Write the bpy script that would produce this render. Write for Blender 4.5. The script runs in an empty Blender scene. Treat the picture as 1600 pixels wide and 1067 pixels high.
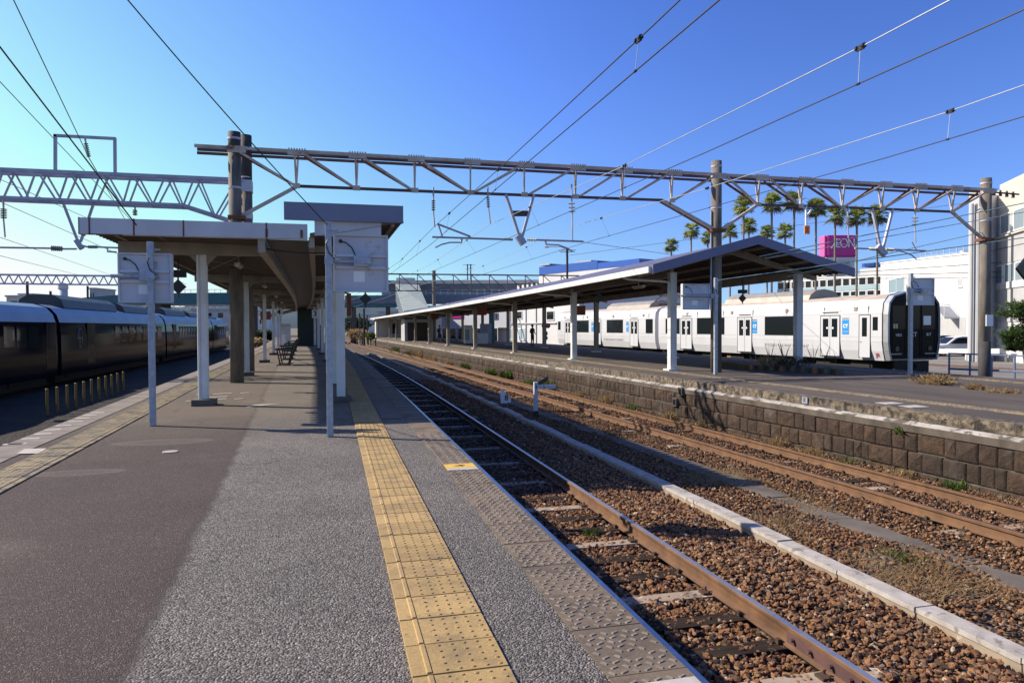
import bpy, math, random
import numpy as np
from mathutils import Vector, Matrix
random.seed(7); rng = np.random.default_rng(7)
R = math.radians
scene = bpy.context.scene
COL = scene.collection
# ------------------------------------------------------------------ camera
YAW, PITCH, ROLL = math.atan(280/1110), R(1.21), R(0.21)
CAM = Vector((0, 0, 1.5))
fw = Vector((math.sin(YAW)*math.cos(PITCH), math.cos(YAW)*math.cos(PITCH), -math.sin(PITCH)))
rt0 = Vector((math.cos(YAW), -math.sin(YAW), 0)); up0 = rt0.cross(fw)
rt = rt0*math.cos(ROLL) - up0*math.sin(ROLL); up = up0*math.cos(ROLL) + rt0*math.sin(ROLL)
cd = bpy.data.cameras.new('camera'); cam = bpy.data.objects.new('camera', cd); COL.objects.link(cam)
M4 = Matrix((rt, up, -fw)).transposed().to_4x4(); M4.translation = CAM
cam.matrix_world = M4
cd.sensor_width = 36; cd.lens = 36*1110/1600; cd.clip_end = 6000; cd.clip_start = 0.05
scene.camera = cam
# ------------------------------------------------------------------ light
SUN_EL = R(37); LD = Vector((0.883, -0.469, 0))          # the way the light travels, level part
w = bpy.data.worlds.new('World'); scene.world = w; w.use_nodes = True
nt = w.node_tree; bg = nt.nodes['Background']
sky = nt.nodes.new('ShaderNodeTexSky'); sky.sky_type = 'NISHITA'; sky.sun_disc = False
sky.sun_elevation = SUN_EL; sky.sun_rotation = math.atan2(-LD.x, -LD.y)
sky.air_density = 1.6; sky.dust_density = 0.4; sky.ozone_density = 5.0; sky.altitude = 0
def vscale(src, k):
    n = nt.nodes.new('ShaderNodeVectorMath'); n.operation = 'SCALE'; n.inputs['Scale'].default_value = k; nt.links.new(src, n.inputs[0]); return n.outputs[0]
gm = nt.nodes.new('ShaderNodeGamma'); gm.inputs[1].default_value = 2.2      # deep, clear autumn sky
tc = nt.nodes.new('ShaderNodeTexCoord'); vm = nt.nodes.new('ShaderNodeVectorMath'); vm.operation = 'MULTIPLY_ADD'; nz = nt.nodes.new('ShaderNodeVectorMath'); nz.operation = 'NORMALIZE'
nt.links.new(tc.outputs['Generated'], vm.inputs[0]); vm.inputs[1].default_value = (1, 1, .8); vm.inputs[2].default_value = (0, 0, .15)   # clear air: little whitening at the horizon
nt.links.new(vm.outputs[0], nz.inputs[0]); nt.links.new(nz.outputs[0], sky.inputs[0]); nt.links.new(sky.outputs[0], gm.inputs[0])
mn = nt.nodes.new('ShaderNodeVectorMath'); mn.operation = 'MINIMUM'; mn.inputs[1].default_value = (6.5, 6.5, 6.5)
ml = nt.nodes.new('ShaderNodeVectorMath'); ml.operation = 'MULTIPLY'; ml.inputs[1].default_value = (1.42, .96, 1.04); nt.links.new(vscale(gm.outputs[0], .205), ml.inputs[0])
nt.links.new(ml.outputs[0], mn.inputs[0]); nt.links.new(mn.outputs[0], bg.inputs[0]); bg.inputs[1].default_value = 0.1
sl = bpy.data.lights.new('sun', 'SUN'); sl.energy = 5.0; sl.angle = R(0.5); sl.color = (1.0, 0.90, 0.76)
so = bpy.data.objects.new('sun', sl); COL.objects.link(so)
ldir = Vector((LD.x*math.cos(SUN_EL), LD.y*math.cos(SUN_EL), -math.sin(SUN_EL)))
so.rotation_euler = ldir.to_track_quat('-Z', 'Y').to_euler()
scene.view_settings.view_transform = 'Standard'; scene.view_settings.look = 'None'
scene.view_settings.gamma = 1; scene.view_settings.exposure = 0.6
# ------------------------------------------------------------------ measuring helpers (photo pixels, 1600 wide)
def ray(x, y):
    return fw + rt*((x-800)/1110) + up*((533.5-y)/1110)
def atz(x, y, z=0.0):
    d = ray(x, y); return CAM + d*((z-CAM.z)/d.z)
def atY(x, y, Y):
    d = ray(x, y); return CAM + d*(Y/d.y)
def atX(x, y, X):
    d = ray(x, y); return CAM + d*(X/d.x)
def atD(x, y, D):
    return CAM + ray(x, y)*D
def lerp(a, b, t): return a+(b-a)*t
def interp(tab, y): return float(np.interp(y, [t[0] for t in tab], [t[1] for t in tab]))
# ------------------------------------------------------------------ mesh builder
class MB:
    def __init__(s): s.v = []; s.f = []; s.m = []
    def add(s, vs, fs, mi=0):
        n = len(s.v); s.v.extend([tuple(p) for p in vs])
        for f in fs: s.f.append(tuple(i+n for i in f)); s.m.append(mi)
        return s
    def box(s, x0, x1, y0, y1, z0, z1, mi=0):
        return s.hexa([(x0,y0,z0),(x1,y0,z0),(x1,y1,z0),(x0,y1,z0),(x0,y0,z1),(x1,y0,z1),(x1,y1,z1),(x0,y1,z1)], mi)
    def hexa(s, p, mi=0):
        return s.add(p, [(3,2,1,0),(4,5,6,7),(0,1,5,4),(1,2,6,5),(2,3,7,6),(3,0,4,7)], mi)
    def beam(s, p, q, w, h=None, mi=0, ref=(0,0,1)):
        p = Vector(p); q = Vector(q); h = h or w
        d = (q-p).normalized(); r = Vector(ref)
        if abs(d.dot(r)) > 0.98: r = Vector((0,1,0))
        a = d.cross(r).normalized()*(w/2); b = a.cross(d).normalized()*(h/2)
        return s.hexa([p-a-b, p+a-b, p+a+b, p-a+b, q-a-b, q+a-b, q+a+b, q-a+b], mi)
    def tube(s, pts, r, n=8, mi=0, caps=True):
        pts = [Vector(p) for p in pts]; k = len(pts)
        rs = r if isinstance(r, (list, tuple)) else [r]*k
        vs = []; ref = None
        for i, p in enumerate(pts):
            d = (pts[min(i+1, k-1)]-pts[max(i-1, 0)])
            d = d.normalized() if d.length > 1e-9 else Vector((0,0,1))
            if ref is None:
                ref = Vector((0,0,1)) if abs(d.z) < .9 else Vector((1,0,0))
            a = (ref-d*ref.dot(d)).normalized(); ref = a; b = d.cross(a)
            for j in range(n):
                t = 2*math.pi*j/n; vs.append(p+a*(rs[i]*math.cos(t))+b*(rs[i]*math.sin(t)))
        fs = []
        for i in range(k-1):
            for j in range(n):
                j2 = (j+1) % n; fs.append((i*n+j, i*n+j2, (i+1)*n+j2, (i+1)*n+j))
        if caps: fs.append(tuple(range(n-1, -1, -1))); fs.append(tuple(range((k-1)*n, k*n)))
        return s.add(vs, fs, mi)
    def sweep(s, path, prof, mi=0, mis=None, closed=True, caps=True):
        # path: list of (x,y,z); prof: list of (u to the right, v up); right = perpendicular of the level heading
        path = [Vector(p) for p in path]; k = len(path); n = len(prof); vs = []
        for i, p in enumerate(path):
            d = path[min(i+1, k-1)]-path[max(i-1, 0)]; d.z = 0; d.normalize()
            r = Vector((d.y, -d.x, 0))
            for u, v in prof: vs.append(p+r*u+Vector((0,0,v)))
        base = len(s.v); s.v.extend([tuple(p) for p in vs])
        m = n if closed else n-1
        for i in range(k-1):
            for j in range(m):
                j2 = (j+1) % n
                s.f.append((base+i*n+j, base+(i+1)*n+j, base+(i+1)*n+j2, base+i*n+j2)); s.m.append(mis[j] if mis else mi)
        if caps and closed:
            s.f.append(tuple(base+j for j in range(n))); s.m.append(mi)
            s.f.append(tuple(base+(k-1)*n+j for j in range(n-1, -1, -1))); s.m.append(mi)
        return s
    def prism(s, poly, a, b, mi=0):
        # poly of 3D points, extruded by vector a->b
        n = len(poly); d = Vector(b)-Vector(a); P = [Vector(p) for p in poly]
        return s.add(P+[p+d for p in P], [tuple(range(n-1,-1,-1)), tuple(range(n, 2*n))]+[(i, (i+1)%n, n+(i+1)%n, n+i) for i in range(n)], mi)
    def ell(s, c, r, n=10, m=7, mi=0, jit=0):
        c = Vector(c); vs = [c+Vector((0,0,-r[2]))]
        for i in range(1, m):
            t = -math.pi/2+math.pi*i/m
            for j in range(n):
                a = 2*math.pi*j/n; k = 1+random.uniform(-jit, jit)
                vs.append(c+Vector((r[0]*math.cos(t)*math.cos(a)*k, r[1]*math.cos(t)*math.sin(a)*k, r[2]*math.sin(t)*k)))
        vs.append(c+Vector((0,0,r[2]))); fs = []
        for j in range(n): fs.append((0, 1+(j+1)%n, 1+j))
        for i in range(m-2):
            for j in range(n):
                a = 1+i*n+j; b = 1+i*n+(j+1)%n; fs.append((a, b, b+n, a+n))
        t = len(vs)-1; o = 1+(m-2)*n
        for j in range(n): fs.append((o+j, o+(j+1)%n, t))
        return s.add(vs, fs, mi)
    def quad(s, a, b, c, d, mi=0): return s.add([a, b, c, d], [(0,1,2,3)], mi)
    def clusters(s):
        n = len(s.v); p = list(range(n))
        def f(a):
            while p[a] != a: p[a] = p[p[a]]; a = p[a]
            return a
        for q in s.f:
            r0 = f(q[0])
            for i in q[1:]: p[f(i)] = r0
        isl = {}
        for k, q in enumerate(s.f): isl.setdefault(f(q[0]), []).append(k)
        isl = list(isl.values())
        if len(isl) < 2 or len(isl) > 70: return None
        bb = []
        for fs in isl:
            a = np.array([s.v[i] for k in fs for i in s.f[k]]); bb.append((a.min(0)-.02, a.max(0)+.02))
        g = list(range(len(isl)))
        def h(a):
            while g[a] != a: a = g[a]
            return a
        for i in range(len(isl)):
            for j in range(i):
                if (bb[i][0] <= bb[j][1]).all() and (bb[j][0] <= bb[i][1]).all(): g[h(i)] = h(j)
        out = {}
        for i in range(len(isl)): out.setdefault(h(i), []).extend(isl[i])
        return list(out.values()) if 2 <= len(out) <= 16 else None
    def build(s, name, mats, parent=None, smooth=False, bevel=0, split=True):
        if parent is not None and split:
            cl = s.clusters()
            if cl:
                first = None
                for fs in cl:
                    m = MB(); idx = {}
                    for k in fs:
                        for i in s.f[k]:
                            if i not in idx: idx[i] = len(m.v); m.v.append(s.v[i])
                        m.f.append(tuple(idx[i] for i in s.f[k])); m.m.append(s.m[k])
                    o = m.build(name, mats, parent, smooth, bevel, False); first = first or o
                return first
        me = bpy.data.meshes.new(name); me.from_pydata(s.v, [], s.f); 
        if not isinstance(mats, (list, tuple)): mats = [mats]
        for m in mats: me.materials.append(m)
        if len(mats) > 1: me.polygons.foreach_set('material_index', s.m)
        if smooth: me.polygons.foreach_set('use_smooth', [True]*len(s.f))
        me.update()
        o = bpy.data.objects.new(name, me); COL.objects.link(o)
        if parent is not None: setpar(o, parent)
        if bevel:
            b = o.modifiers.new('bevel', 'BEVEL'); b.width = bevel; b.segments = 2; b.limit_method = 'ANGLE'
        return o
def world_of(o):
    m = Matrix.LocRotScale(o.location, o.rotation_euler, None)
    return world_of(o.parent) @ o.matrix_parent_inverse @ m if o.parent else m
def setpar(o, p):
    o.parent = p; o.matrix_parent_inverse = world_of(p).inverted()
def tag(o, label=None, cat=None, group=None, kind=None):
    if label: o['label'] = label
    if cat: o['category'] = cat
    if group: o['group'] = group
    if kind: o['kind'] = kind
    return o
def thing(name, label, cat, loc=(0,0,0), group=None):
    o = bpy.data.objects.new(name, None); COL.objects.link(o); o.empty_display_size = .2
    o.location = loc; return tag(o, label, cat, group)
def kids(o): return [c for c in KIDS.get(o, [])] if False else list(o.children)
def dup(o, loc=None, rz=None, label=None, parent=None):
    c = o.copy(); COL.objects.link(c)
    if parent is not None: c.parent = parent; c.matrix_parent_inverse = o.matrix_parent_inverse.copy()
    if loc is not None: c.location = loc
    if rz is not None: c.rotation_euler = (0, 0, rz)
    if label: c['label'] = label
    for ch in list(o.children): dup(ch, parent=c)
    return c
def text(s, size, mat, origin, xdir, ydir, parent=None, name='lettering', ext=.002, align='CENTER', bold=0):
    cu = bpy.data.curves.new('txt', 'FONT'); cu.body = s; cu.size = size; cu.extrude = ext; cu.align_x = align; cu.align_y = 'CENTER'; cu.offset = bold
    t = bpy.data.objects.new('txt', cu); COL.objects.link(t)
    dg = bpy.context.evaluated_depsgraph_get()
    me = bpy.data.meshes.new_from_object(t.evaluated_get(dg)); bpy.data.objects.remove(t)
    x = Vector(xdir).normalized(); z = x.cross(Vector(ydir)).normalized(); y = z.cross(x)
    m = Matrix((x, y, z)).transposed().to_4x4(); m.translation = Vector(origin); me.transform(m)
    me.materials.clear(); me.materials.append(mat)
    o = bpy.data.objects.new(name, me); COL.objects.link(o)
    if parent is not None: setpar(o, parent)
    return o
# ------------------------------------------------------------------ materials
def newmat(name):
    m = bpy.data.materials.new(name); m.use_nodes = True; t = m.node_tree
    return m, t, t.nodes['Principled BSDF']
def nd(t, typ, **k):
    n = t.nodes.new(typ)
    for a, b in k.items():
        if a.startswith('i_'): n.inputs[a[2:].replace('_', ' ')].default_value = b
        else: setattr(n, a, b)
    return n
def rgba(c): return (c[0], c[1], c[2], 1)
def ramp(t, fac, stops):
    r = nd(t, 'ShaderNodeValToRGB'); e = r.color_ramp.elements
    while len(e) < len(stops): e.new(.5)
    for el, (p, c) in zip(e, stops): el.position = p; el.color = rgba(c)
    t.links.new(fac, r.inputs[0]); return r.outputs[0]
def pos(t, scale=(1,1,1)):
    g = nd(t, 'ShaderNodeNewGeometry'); mp = nd(t, 'ShaderNodeMapping'); mp.inputs['Scale'].default_value = scale
    t.links.new(g.outputs['Position'], mp.inputs[0]); return mp.outputs[0]
def mixc(t, f, a, b, blend='MIX'):
    n = nd(t, 'ShaderNodeMix', data_type='RGBA', blend_type=blend)
    if isinstance(f, (int, float)): n.inputs[0].default_value = f
    else: t.links.new(f, n.inputs[0])
    for i, x in ((6, a), (7, b)):
        if isinstance(x, tuple): n.inputs[i].default_value = rgba(x)
        else: t.links.new(x, n.inputs[i])
    return n.outputs[2]
def math_(t, op, a, b=0.0, c=0.0):
    n = nd(t, 'ShaderNodeMath', operation=op)
    for i, x in enumerate((a, b, c)):
        if isinstance(x, (int, float)): n.inputs[i].default_value = x
        else: t.links.new(x, n.inputs[i])
    return n.outputs[0]
def noise(t, vec, scale, detail=5, rough=.55):
    n = nd(t, 'ShaderNodeTexNoise'); n.inputs['Scale'].default_value = scale; n.inputs['Detail'].default_value = detail; n.inputs['Roughness'].default_value = rough
    t.links.new(vec, n.inputs['Vector']); return n.outputs['Fac']
def bump(t, b, h, strength=.4, dist=.01):
    n = nd(t, 'ShaderNodeBump'); n.inputs['Strength'].default_value = strength; n.inputs['Distance'].default_value = dist
    t.links.new(h, n.inputs['Height']); t.links.new(n.outputs[0], b.inputs['Normal'])
def pm(name, c, c2=None, sc=3.0, rough=.6, metal=0.0, bmp=0.0, bsc=60, bd=.004, stretch=(1,1,1), lo=.35, hi=.7, spots=None, coat=0):
    m, t, b = newmat(name)
    p = pos(t, stretch)
    if c2 is None: c2 = tuple(x*.78 for x in c)
    n = noise(t, p, sc, 7)
    colr = ramp(t, n, [(lo, c2), (hi, c)])
    if spots:
        n2 = noise(t, p, spots[1], 8, .65)
        f = ramp(t, n2, [(spots[2], (0,0,0)), (spots[2]+.07, (1,1,1))])
        colr = mixc(t, f, colr, spots[0])
    t.links.new(colr, b.inputs['Base Color'])
    b.inputs['Roughness'].default_value = rough; b.inputs['Metallic'].default_value = metal
    if coat: b.inputs['Coat Weight'].default_value = coat; b.inputs['Coat Roughness'].default_value = .05
    if bmp: bump(t, b, noise(t, p, bsc, 4), bmp, bd)
    return m
def glassmat(name, c, rough=.06):
    m, t, b = newmat(name); b.inputs['Base Color'].default_value = rgba(c); b.inputs['Roughness'].default_value = rough
    b.inputs['Specular IOR Level'].default_value = .35
    bump(t, b, noise(t, pos(t), .9, 2), .05, .05)
    return m
K = {}
K['white'] = pm('white_paint', (.72,.71,.68), (.60,.59,.56), 2.2, .5, spots=((.42,.33,.22), 3.5, .70), bmp=.1)
K['white_weathered'] = pm('weathered_white_paint', (.62,.63,.66), (.48,.48,.50), 1.6, .55, stretch=(1,1,.5), spots=((.30,.17,.10), 2.6, .69), bmp=.15)
K['cream'] = pm('cream_steel_paint', (.38,.33,.265), (.26,.22,.175), 2.5, .55, spots=((.20,.10,.05), 4, .68), bmp=.1)
K['soffit'] = pm('brown_soffit_sheet', (.085,.068,.05), (.055,.044,.033), 1.5, .6, stretch=(.3,2,1))
K['trough_dark'] = pm('dark_gutter_sheet', (.04,.032,.025), (.025,.02,.016), 1.2, .55)
K['blue_fascia'] = pm('blue_grey_fascia_sheet', (.19,.21,.30), (.16,.18,.26), .8, .45)
K['lavender'] = pm('lavender_roof_sheet', (.20,.20,.29), (.15,.15,.22), .7, .5, spots=((.26,.25,.27), 2, .66))
K['concpole'] = pm('weathered_concrete_pole', (.21,.18,.145), (.11,.093,.077), 3, .85, bmp=.3, stretch=(2,2,.5))
K['conctop'] = pm('dark_concrete_pole_top', (.055,.05,.05), (.035,.032,.033), 3, .8, bmp=.3)
K['galv'] = pm('galvanised_steel', (.44,.47,.52), (.30,.33,.39), 14, .45, .3, bmp=.1)
K['panel_back'] = pm('sign_back_sheet', (.62,.62,.64), (.50,.50,.54), 1.5, .4, spots=((.40,.37,.34), 3.5, .60))
K['black_cable'] = pm('black_cable', (.015,.015,.017), None, 5, .5)
K['steel_rust'] = pm('gantry_steel', (.64,.55,.46), (.44,.33,.25), 2.3, .6, spots=((.22,.085,.04), 4, .60))
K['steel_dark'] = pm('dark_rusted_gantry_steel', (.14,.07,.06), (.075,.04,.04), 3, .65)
K['steel_grey'] = pm('grey_gantry_steel', (.50,.48,.54), (.38,.36,.42), 3, .5, .2)
K['rust'] = pm('rust', (.22,.085,.035), (.11,.04,.018), 6, .8)
K['porcelain'] = pm('porcelain', (.62,.58,.50), (.45,.40,.34), 8, .25)
K['brown_porcelain'] = pm('grey_porcelain', (.20,.19,.22), None, 8, .3)
K['wire'] = pm('dark_wire', (.05,.045,.045), None, 5, .5, .3)
K['wire_bright'] = pm('bright_new_wire', (.52,.53,.55), None, 5, .4, .3)
K['wire_green'] = pm('pale_green_cable', (.34,.46,.44), (.20,.27,.27), 6, .4)
K['rail_side'] = pm('rusty_rail_side', (.185,.094,.043), (.11,.055,.028), 5, .8, bmp=.25, bsc=90, spots=((.10,.05,.03), 6, .66))
K['rail_top'] = pm('polished_rail_top', (.62,.60,.57), (.50,.48,.46), 8, .38, .85)
K['rail_rtop'] = pm('brown_rail_top', (.17,.095,.058), (.12,.066,.04), 8, .5, .3)
K['sleeper_c'] = pm('concrete_sleeper', (.36,.29,.21), (.25,.19,.14), 4, .9, bmp=.4, spots=((.55,.48,.40), 5, .6))
K['sleeper_w'] = pm('creosoted_wood_sleeper', (.045,.032,.024), (.022,.016,.012), 3, .9, bmp=.6, bsc=30, stretch=(1,8,4))
K['clip'] = pm('rusty_dark_clip', (.07,.04,.025), None, 9, .7)
K['conc'] = pm('pale_concrete', (.44,.405,.37), (.30,.27,.24), 5, .9, bmp=.5, spots=((.20,.175,.15), 6, .56))
K['drain'] = pm('grey_weathered_concrete', (.15,.125,.10), (.085,.07,.058), 2.2, .95, bmp=.4)
K['dark'] = pm('dark_steel', (.02,.02,.024), None, 4, .5)
K['yellow_post'] = pm('faded_yellow_paint', (.30,.20,.035), (.22,.145,.03), 4, .6)
K['black'] = pm('black_paint', (.012,.012,.014), None, 4, .35)
K['ink'] = pm('black_lettering', (.012,.012,.012), None, 4, .6)
K['red'] = pm('red_lettering', (.55,.02,.03), None, 4, .5)
K['orange'] = pm('orange_sign_face', (1.0,.30,.03), None, 4, .5)
K['brownsign'] = pm('rust_brown_sign_face', (.28,.075,.03), (.20,.05,.025), 3, .6)
K['glass'] = glassmat('dark_window_glass', (.012,.016,.018))
K['trainglass'] = glassmat('dark_cab_glass', (.010,.014,.014), .12); K['trainglass'].node_tree.nodes['Principled BSDF'].inputs['Specular IOR Level'].default_value = .12
K['glass_blue'] = glassmat('pale_window_glass', (.22,.28,.32), .1)
K['bwhite'] = pm('white_render_wall', (.60,.60,.61), (.52,.52,.53), .35, .8, spots=((.58,.57,.55), .8, .68))
K['bgrey'] = pm('grey_block_wall', (.42,.42,.43), (.36,.36,.37), .6, .85, bmp=.2, bsc=8)
K['bbeige'] = pm('beige_wall', (.56,.52,.46), (.48,.44,.39), .5, .85)
K['bpale'] = pm('pale_blue_panel', (.33,.47,.52), (.28,.41,.46), .6, .6)
K['bblue'] = pm('blue_cladding', (.02,.10,.42), (.018,.085,.36), .6, .4)
K['teal'] = pm('teal_bridge_paint', (.03,.13,.15), (.022,.10,.12), .7, .5)
K['greybridge'] = pm('blue_grey_bridge_sheet', (.13,.155,.19), (.10,.12,.15), .8, .5)
K['greenroof'] = pm('grey_green_roof_sheet', (.27,.31,.28), (.22,.26,.23), 1.2, .6, stretch=(1,1,1))
K['redroof'] = pm('red_roof', (.30,.08,.045), None, 1, .7)
K['magenta'] = pm('magenta_sign_face', (.46,.015,.22), (.42,.013,.20), .2, .35)
K['magenta_sunlit'] = pm('sunlit_sign_side', (.62,.10,.36), None, .2, .35)  # same magenta, paler: sunlight on the left side is put into the colour
K['signwhite'] = pm('white_sign_face', (.85,.85,.85), (.80,.80,.80), 1, .4)
K['trainwhite'] = pm('white_train_paint', (.60,.61,.635), (.55,.56,.585), .8, .25, .0)
K['trainroof'] = pm('beige_train_roof', (.50,.42,.34), (.38,.31,.25), 1.4, .6)
K['traindome'] = pm('brushed_grey_roof_unit', (.34,.30,.26), (.26,.23,.20), 2, .5, .2)
K['traindark'] = pm('dark_grey_train_paint', (.005,.006,.013), (.004,.005,.010), .6, .10, .0)
K['trainroof_silver'] = pm('pale_grey_train_roof', (.20,.25,.35), (.16,.20,.29), .6, .4, .3)
K['roofunit'] = pm('dark_roof_equipment', (.06,.058,.055), (.04,.04,.04), 1, .5)
K['trainblack'] = pm('black_train_end', (.008,.009,.010), None, 3, .3)
K['trainsilver'] = pm('silver_train_frame', (.55,.56,.58), None, 3, .35, .5)
K['under'] = pm('black_underframe', (.012,.011,.011), (.02,.017,.014), 3, .8)
K['ctblue'] = pm('sky_blue_panel', (.03,.30,.72), None, 3, .4)
K['emblem'] = pm('dull_silver_emblem', (.25,.23,.20), None, 3, .4, .5)
K['skin'] = pm('skin', (.48,.30,.21), None, 3, .5)
K['hair'] = pm('black_hair', (.015,.012,.011), None, 3, .5)
K['cloth_black'] = pm('black_cloth', (.018,.018,.021), None, 20, .85)
K['cloth_white'] = pm('white_cloth', (.70,.69,.68), None, 20, .85)
K['cloth_navy'] = pm('navy_cloth', (.03,.045,.09), None, 20, .85)
K['trunk'] = pm('palm_trunk', (.27,.22,.17), (.17,.135,.10), 3, .9)
K['vend'] = pm('white_machine', (.70,.71,.73), None, 2, .4)
K['machine_grey'] = pm('blue_grey_machine', (.30,.33,.38), None, 2, .45)
K['stairdark'] = pm('dark_green_stair_cladding', (.016,.032,.027), (.012,.024,.02), .7, .6, stretch=(.2,.2,8))
K['shutter'] = pm('dark_brown_shutter', (.05,.032,.025), (.03,.02,.016), 14, .6, stretch=(.05,.05,1))
K['carwhite'] = pm('white_car_paint', (.78,.78,.80), None, 1, .25, coat=.5)
K['cardark'] = pm('dark_blue_car_paint', (.02,.028,.05), None, 1, .25, coat=.5)
K['tyre'] = pm('tyre_rubber', (.015,.015,.015), None, 3, .9)
K['conegreen'] = pm('green_plastic', (.02,.25,.11), None, 2, .45)
K['guard'] = pm('white_guardrail_paint', (.76,.76,.74), (.62,.60,.57), 2, .5)
K['bluerail'] = pm('blue_grey_pipe_paint', (.16,.20,.32), None, 3, .5)
K['asphalt'] = pm('parking_asphalt', (.20,.185,.17), (.14,.13,.12), .5, .95)
K['hill'] = pm('distant_wooded_hill', (.05,.09,.11), (.035,.065,.085), .01, 1.0)
K['brick'] = pm('red_brick_edging', (.30,.13,.08), (.22,.09,.055), 6, .9)
def leafmat(name, c, c2):
    m = pm(name, c, c2, 2.5, .6); t = m.node_tree; b = t.nodes['Principled BSDF']
    tl = nd(t, 'ShaderNodeBsdfTranslucent'); mx = nd(t, 'ShaderNodeMixShader'); mx.inputs[0].default_value = .42
    t.links.new(b.inputs['Base Color'].links[0].from_socket, tl.inputs[0]); t.links.new(b.outputs[0], mx.inputs[1]); t.links.new(tl.outputs[0], mx.inputs[2])
    t.links.new(mx.outputs[0], t.nodes['Material Output'].inputs[0])
    return m
K['palm'] = leafmat('palm_frond', (.34,.38,.10), (.20,.24,.065))
K['palm_dry'] = leafmat('palm_frond_dry', (.20,.16,.08), (.12,.09,.045))
K['pine'] = leafmat('pine_needles', (.10,.165,.04), (.05,.09,.025))
K['weed'] = leafmat('weed_green', (.13,.19,.03), (.07,.11,.02))
K['straw'] = leafmat('dry_grass', (.46,.34,.17), (.30,.20,.09))
K['weed_dark'] = leafmat('dark_weed', (.13,.10,.06), (.07,.06,.035))
K['bush'] = leafmat('bush_leaves', (.05,.08,.025), (.025,.04,.015))
for k_, v_ in (('traindark',.035),('trainblack',.06)): K[k_].node_tree.nodes['Principled BSDF'].inputs['Specular IOR Level'].default_value = v_   # SPEC
K['sleeper_w'].node_tree.nodes['Principled BSDF'].inputs['Specular IOR Level'].default_value = .08
K['roofline'] = pm('dark_rib_paint', (.40,.40,.43), (.32,.32,.35), 3, .5)
# ------------------------------------------------------------------ paths of tracks and platforms
def bend(Y): return -max(0.0, Y-20)**2/1690
def edgeA(Y): return 1.49+bend(Y)
def trk1(Y): return 3.0+bend(Y)
def leftA(Y): return -3.76-.0295*Y - max(0.0, Y-50)**2/3000
def shiftA(Y): return -.02*(Y-13)-max(0.0, Y-20)**2/2200
TB = [(-10,9.1),(0,8.68),(8.5,8.33),(16,8.0),(29,7.45),(50,6.45),(80,5.05),(110,3.4),(160,0),(230,-7)]
EB = [(-10,10.75),(0,10.3),(8.5,9.92),(14.3,9.6),(27.4,8.97),(50,7.9),(80,6.45),(110,4.9),(125,4.1)]
FB = [(-10,18.7),(0,18.6),(57,18.0),(80,16),(110,13),(125,11.5)]
def trk2(Y): return interp(TB, Y)
def edgeB(Y): return interp(EB, Y)
def farB(Y): return interp(FB, Y)
EV = [(20.3,9.64),(38,8.45),(52,7.45),(80,6.3),(110,5.8)]
EZ = [(20.3,3.31),(38,3.05),(52,2.87),(80,2.77),(110,2.8)]
def yrange(a, b, n): return [lerp(a, b, i/n) for i in range(n+1)]
ZG = -1.13                                                   # level of the track bed
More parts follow.
